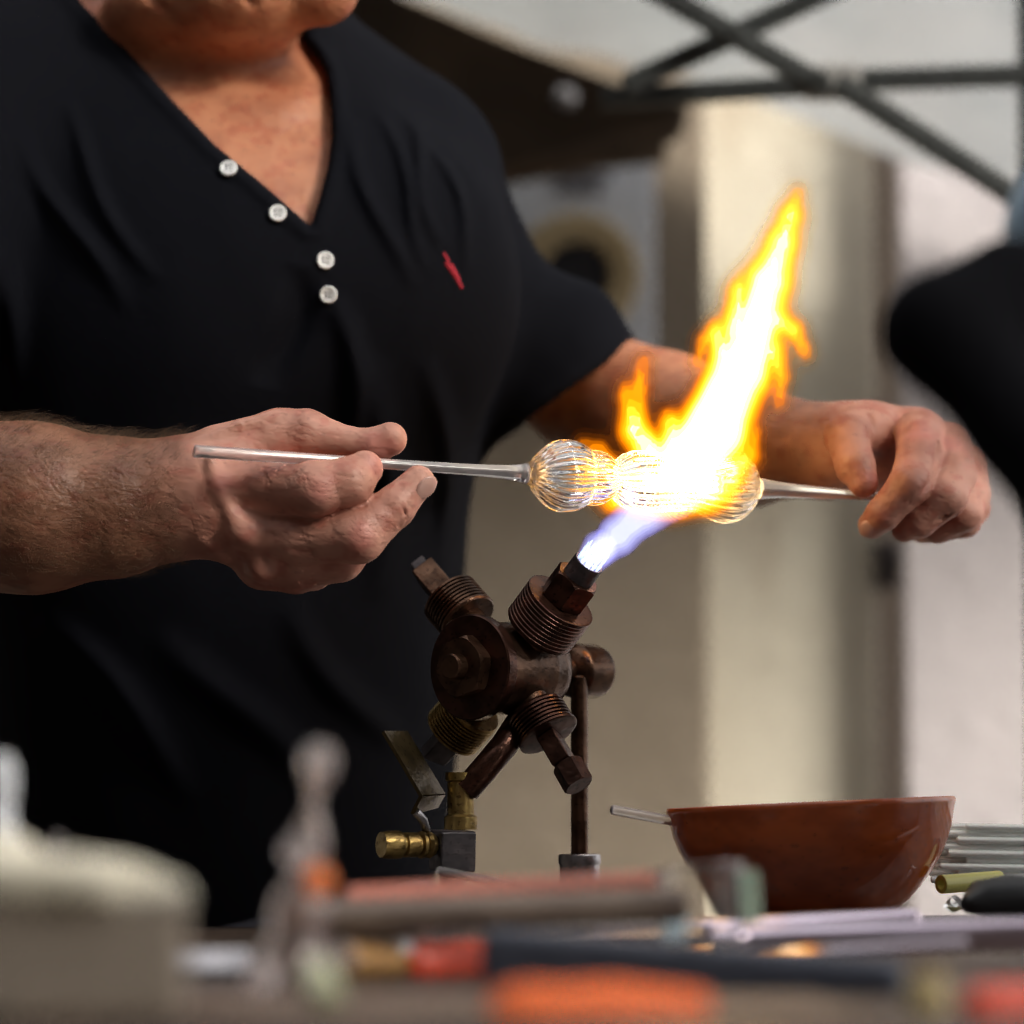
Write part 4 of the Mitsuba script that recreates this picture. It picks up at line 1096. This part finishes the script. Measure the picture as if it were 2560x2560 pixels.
# glass tubes lying behind the bar, reflecting the flame
for i_, (x0, y0, x1, y1, d, r_, mat, lb) in enumerate(((1780, 2352, 2900, 2330, 1.56, 0.0080, POLISHED, 'thick polished steel tube lying right behind the grey bar'),
                                                      (1480, 2338, 2300, 2300, 1.70, 0.0062, POLISHED, 'thin polished steel tube lying in front of the bowl'),
                                                      (1050, 2330, 1760, 2318, 1.62, 0.0032, MILKGLASS, 'thin glass tube behind the left end of the grey bar'),
                                                      (860, 2258, 1640, 2218, 1.50, 0.0078, material('salmon_reflection', principled((0.55, 0.17, 0.11), 0.3, clearcoat=0.5)), 'rod left of the tumbler with a salmon reflection as its colour'),  # blurred warm reflection painted as the rod colour
                                                      (700, 2300, 1720, 2262, 1.46, 0.0082, material('brown_rod', principled(vary((0.12, 0.085, 0.07), (0.20, 0.15, 0.12), 40), 0.4)), 'dull brown rod under the salmon rod'))):
    glass_rod('long_rod', P(x0, y0, d), P(x1, y1, d + 0.01), r_, mat, lb, n=28)
for (x0, x1, y_, d_, wd, tl, yaw, lb) in ((1720, 2900, 2340, 1.60, 0.0125, 17.5, 3.0, 'flat polished steel bar tilted behind the grey bar, rear one'), (1700, 2420, 2374, 1.51, 0.008, 18.5, 3.0, 'flat polished steel bar tilted behind the grey bar, front one')):
    a, b = P(x0, y_, d_), P(x1, y_, d_)
    c = (a + b) / 2
    k_ = thing('steel_bar', lb, 'bar')
    scene[k_] = mikit.ply(rbox(b[0] - a[0], wd, 0.0022, 0.0008, trimesh.transformations.translation_matrix(c) @ trimesh.transformations.rotation_matrix(math.radians(-yaw), [0, 1, 0]) @ trimesh.transformations.rotation_matrix(math.radians(tl), [1, 0, 0])), POLISHED, smooth=30)
# glass tumbler lying with green foot
k = thing('glass_tumbler', 'small clear glass tumbler with green side by the bowl', 'tumbler')
tc = P(1765, 2372, 1.50)
Mt = TR(tc[0], tc[1], TABLE + 0.006, ry=math.radians(-6))
ht = P(1765, 2165, 1.50)[2] - TABLE - 0.006
put('wall', lathe([(0, 0), (0.019, 0), (0.020, 0.001), (0.0225, ht), (0.0215, ht + 0.0005), (0.0208, ht), (0.0185, 0.004), (0, 0.004)], Mt, 56), GLASS, k)
put('green_strip', rbox(0.011, 0.003, ht * 0.55, 0.001, Mt @ TR(0.0225, -0.004, ht * 0.62, ry=0.05)), material('green_enamel', principled((0.34, 0.44, 0.35), 0.3, clearcoat=0.5)), k)
put('blue_highlight', rbox(0.011, 0.0015, 0.017, 0.0005, Mt @ TR(-0.013, -0.0195, ht * 0.42, rz=-0.55, rx=-0.6)), material('pale_blue', principled((0.70, 0.90, 1.0), 0.2, clearcoat=1.0, clearcoat_gloss=0.95)), k)  # pale plate painted as the blue-white highlight on the tumbler
a, b = P(1225, 2556, 1.13), P(1760, 2544, 1.15)
k = thing('orange_handle', 'bright orange tool handle at the bottom edge', 'tool handle')
L_ = np.linalg.norm(b - a)
scene[k] = mikit.ply(lathe([(0, 0), (0.008, 0.0005), (0.0124, 0.005), (0.0138, 0.014), (0.0128, 0.027), (0.0138, 0.045), (0.0095, L_), (0, L_)], frame(a, b - a), 32), ORP, smooth=40)
a, b = P(2415, 2520, 1.17), P(2800, 2510, 1.2)
k = thing('red_handle', 'red tool handle at the lower right corner', 'tool handle')
L_ = np.linalg.norm(b - a)
scene[k] = mikit.ply(lathe([(0, 0), (0.005, 0.0005), (0.0075, 0.004), (0.0085, 0.012), (0.0080, L_), (0, L_)], frame(a, b - a), 32), REDP, smooth=40)
a = P(2318, 2450, 1.20)
k = thing('wooden_pestle', 'blurred straw coloured wooden peg at lower right', 'peg')
scene[k] = mikit.ply(lathe([(0, 0), (0.008, 0.0), (0.0085, 0.003), (0.0065, 0.015), (0.0075, a[2] - TABLE - 0.002), (0.004, a[2] - TABLE + 0.001), (0, a[2] - TABLE + 0.0015)], TR(a[0], a[1], TABLE + 0.0003), 32), material('straw_wood', principled(vary((0.42, 0.34, 0.16), (0.52, 0.43, 0.22), 50), 0.5)), smooth=40)
k = thing('cutting_mat', 'tan leather mat along the front of the bench', 'mat')
scene[k] = mikit.ply(rbox(0.30, 0.16, 0.003, 0.001, TR(P(1100, 2500, 1.2)[0], 1.20, TABLE + 0.0017, rz=0.03)), material('tan_leather', principled(vary((0.10, 0.066, 0.048), (0.16, 0.11, 0.08), 40), 0.55)), smooth=30)

# ------------------------------------------------------------------ bystander at the right, elbow raised
def coat(p):
    v_ = cone(p, P(2345, 830, 1.40), P(2640, 745, 1.44), S(106, 1.40), S(150, 1.42))
    v_ = smin(v_, cone(p, P(2345, 830, 1.40), P(2760, 1300, 1.36), S(106, 1.40), S(165, 1.38)), 0.03)
    v_ = smin(v_, cone(p, P(2440, 770, 1.41), P(2505, 672, 1.42), S(75, 1.4), S(62, 1.4)), 0.02)
    v_ = v_ + 0.006 * (meshkit.fbm(p * 22, 3, 9) - 0.5)
    return v_


bx_, by_ = 0.66, 1.66
k = thing('person', 'bystander in black sleeve at right edge with raised elbow', 'person')


def by_body(p):
    h_ = ell(p, [bx_, by_, 1.66], (0.085, 0.10, 0.125))
    h_ = smin(h_, cone(p, [bx_, by_, 1.40], [bx_, by_, 1.60], 0.06, 0.055), 0.03)
    h_ = smin(h_, cone(p, [bx_ - 0.02, by_ + 0.09, 1.66], [bx_ - 0.025, by_ + 0.115, 1.635], 0.010, 0.015), 0.015)
    h_ = smin(h_, ell(p, [bx_ - 0.01, by_ + 0.07, 1.575], (0.04, 0.04, 0.03)), 0.03)
    h_ = smin(h_, cone(p, P(2760, 1180, 1.36), [bx_ - 0.06, by_ + 0.10, 1.30], 0.032, 0.028), 0.02)
    h_ = smin(h_, ell(p, [bx_ - 0.05, by_ + 0.13, 1.33], (0.03, 0.03, 0.05)), 0.02)
    return h_


scene[k] = mikit.ply(isosurface(by_body, [bx_ - 0.6, by_ - 0.5, 1.0], [bx_ + 0.25, by_ + 0.25, 1.85], 0.007), SKIN, smooth=True)
put('sleeve', isosurface(coat, P(2345, 1500, 1.4) + [-0.06, -0.14, 0], P(2900, 400, 1.4) + [0.05, 0.16, 0.0], 0.006), material('black_wool', principled((0.005, 0.005, 0.0065), 0.95, specular=0.05)), k, smooth=True)


def by_shirt(p):
    t = ell(p, [bx_, by_, 1.18], (0.175, 0.13, 0.28))
    t = smin(t, cone(p, [bx_ - 0.135, by_, 1.36], [bx_ + 0.15, by_, 1.38], 0.068, 0.068), 0.05)
    t = smin(t, cone(p, [bx_ - 0.15, by_, 1.37], P(2750, 590, 1.48), 0.07, 0.045), 0.04)
    t = smin(t, cone(p, [bx_ + 0.16, by_, 1.38], [bx_ + 0.20, by_ + 0.05, 1.08], 0.06, 0.055), 0.03)
    return smax(t + 0.006 * (meshkit.fbm(p * 18, 3, 2) - 0.5), 0.86 - p[:, 2], 0.01)


put('shirt', isosurface(by_shirt, [bx_ - 0.60, by_ - 0.34, 0.8], [bx_ + 0.32, by_ + 0.2, 1.6], 0.008), material('pale_denim', principled(vary((0.28, 0.40, 0.52), (0.42, 0.54, 0.64), 30), 0.8)), k, smooth=True)


def by_legs(p):
    h_ = cone(p, [bx_ - 0.08, by_, 0.85], [bx_ - 0.09, by_, 0.08], 0.10, 0.06)
    h_ = smin(h_, cone(p, [bx_ + 0.08, by_, 0.85], [bx_ + 0.09, by_, 0.08], 0.10, 0.06), 0.03)
    return smax(h_, 0.02 - p[:, 2], 0.005)


put('trousers', isosurface(by_legs, [bx_ - 0.25, by_ - 0.15, 0.0], [bx_ + 0.25, by_ + 0.15, 1.0], 0.012), TROUSER, k, smooth=True)
put('hair', isosurface(lambda p: smax(ell(p, [bx_, by_ - 0.02, 1.68], (0.097, 0.112, 0.13)) - 0.006 * meshkit.fbm(p * 70, 3, 2), -ell(p, [bx_ - 0.02, by_ + 0.13, 1.62], (0.08, 0.09, 0.11)), 0.01), [bx_ - 0.15, by_ - 0.18, 1.5], [bx_ + 0.15, by_ + 0.15, 1.85], 0.008), HEADHAIR, k, smooth=True)
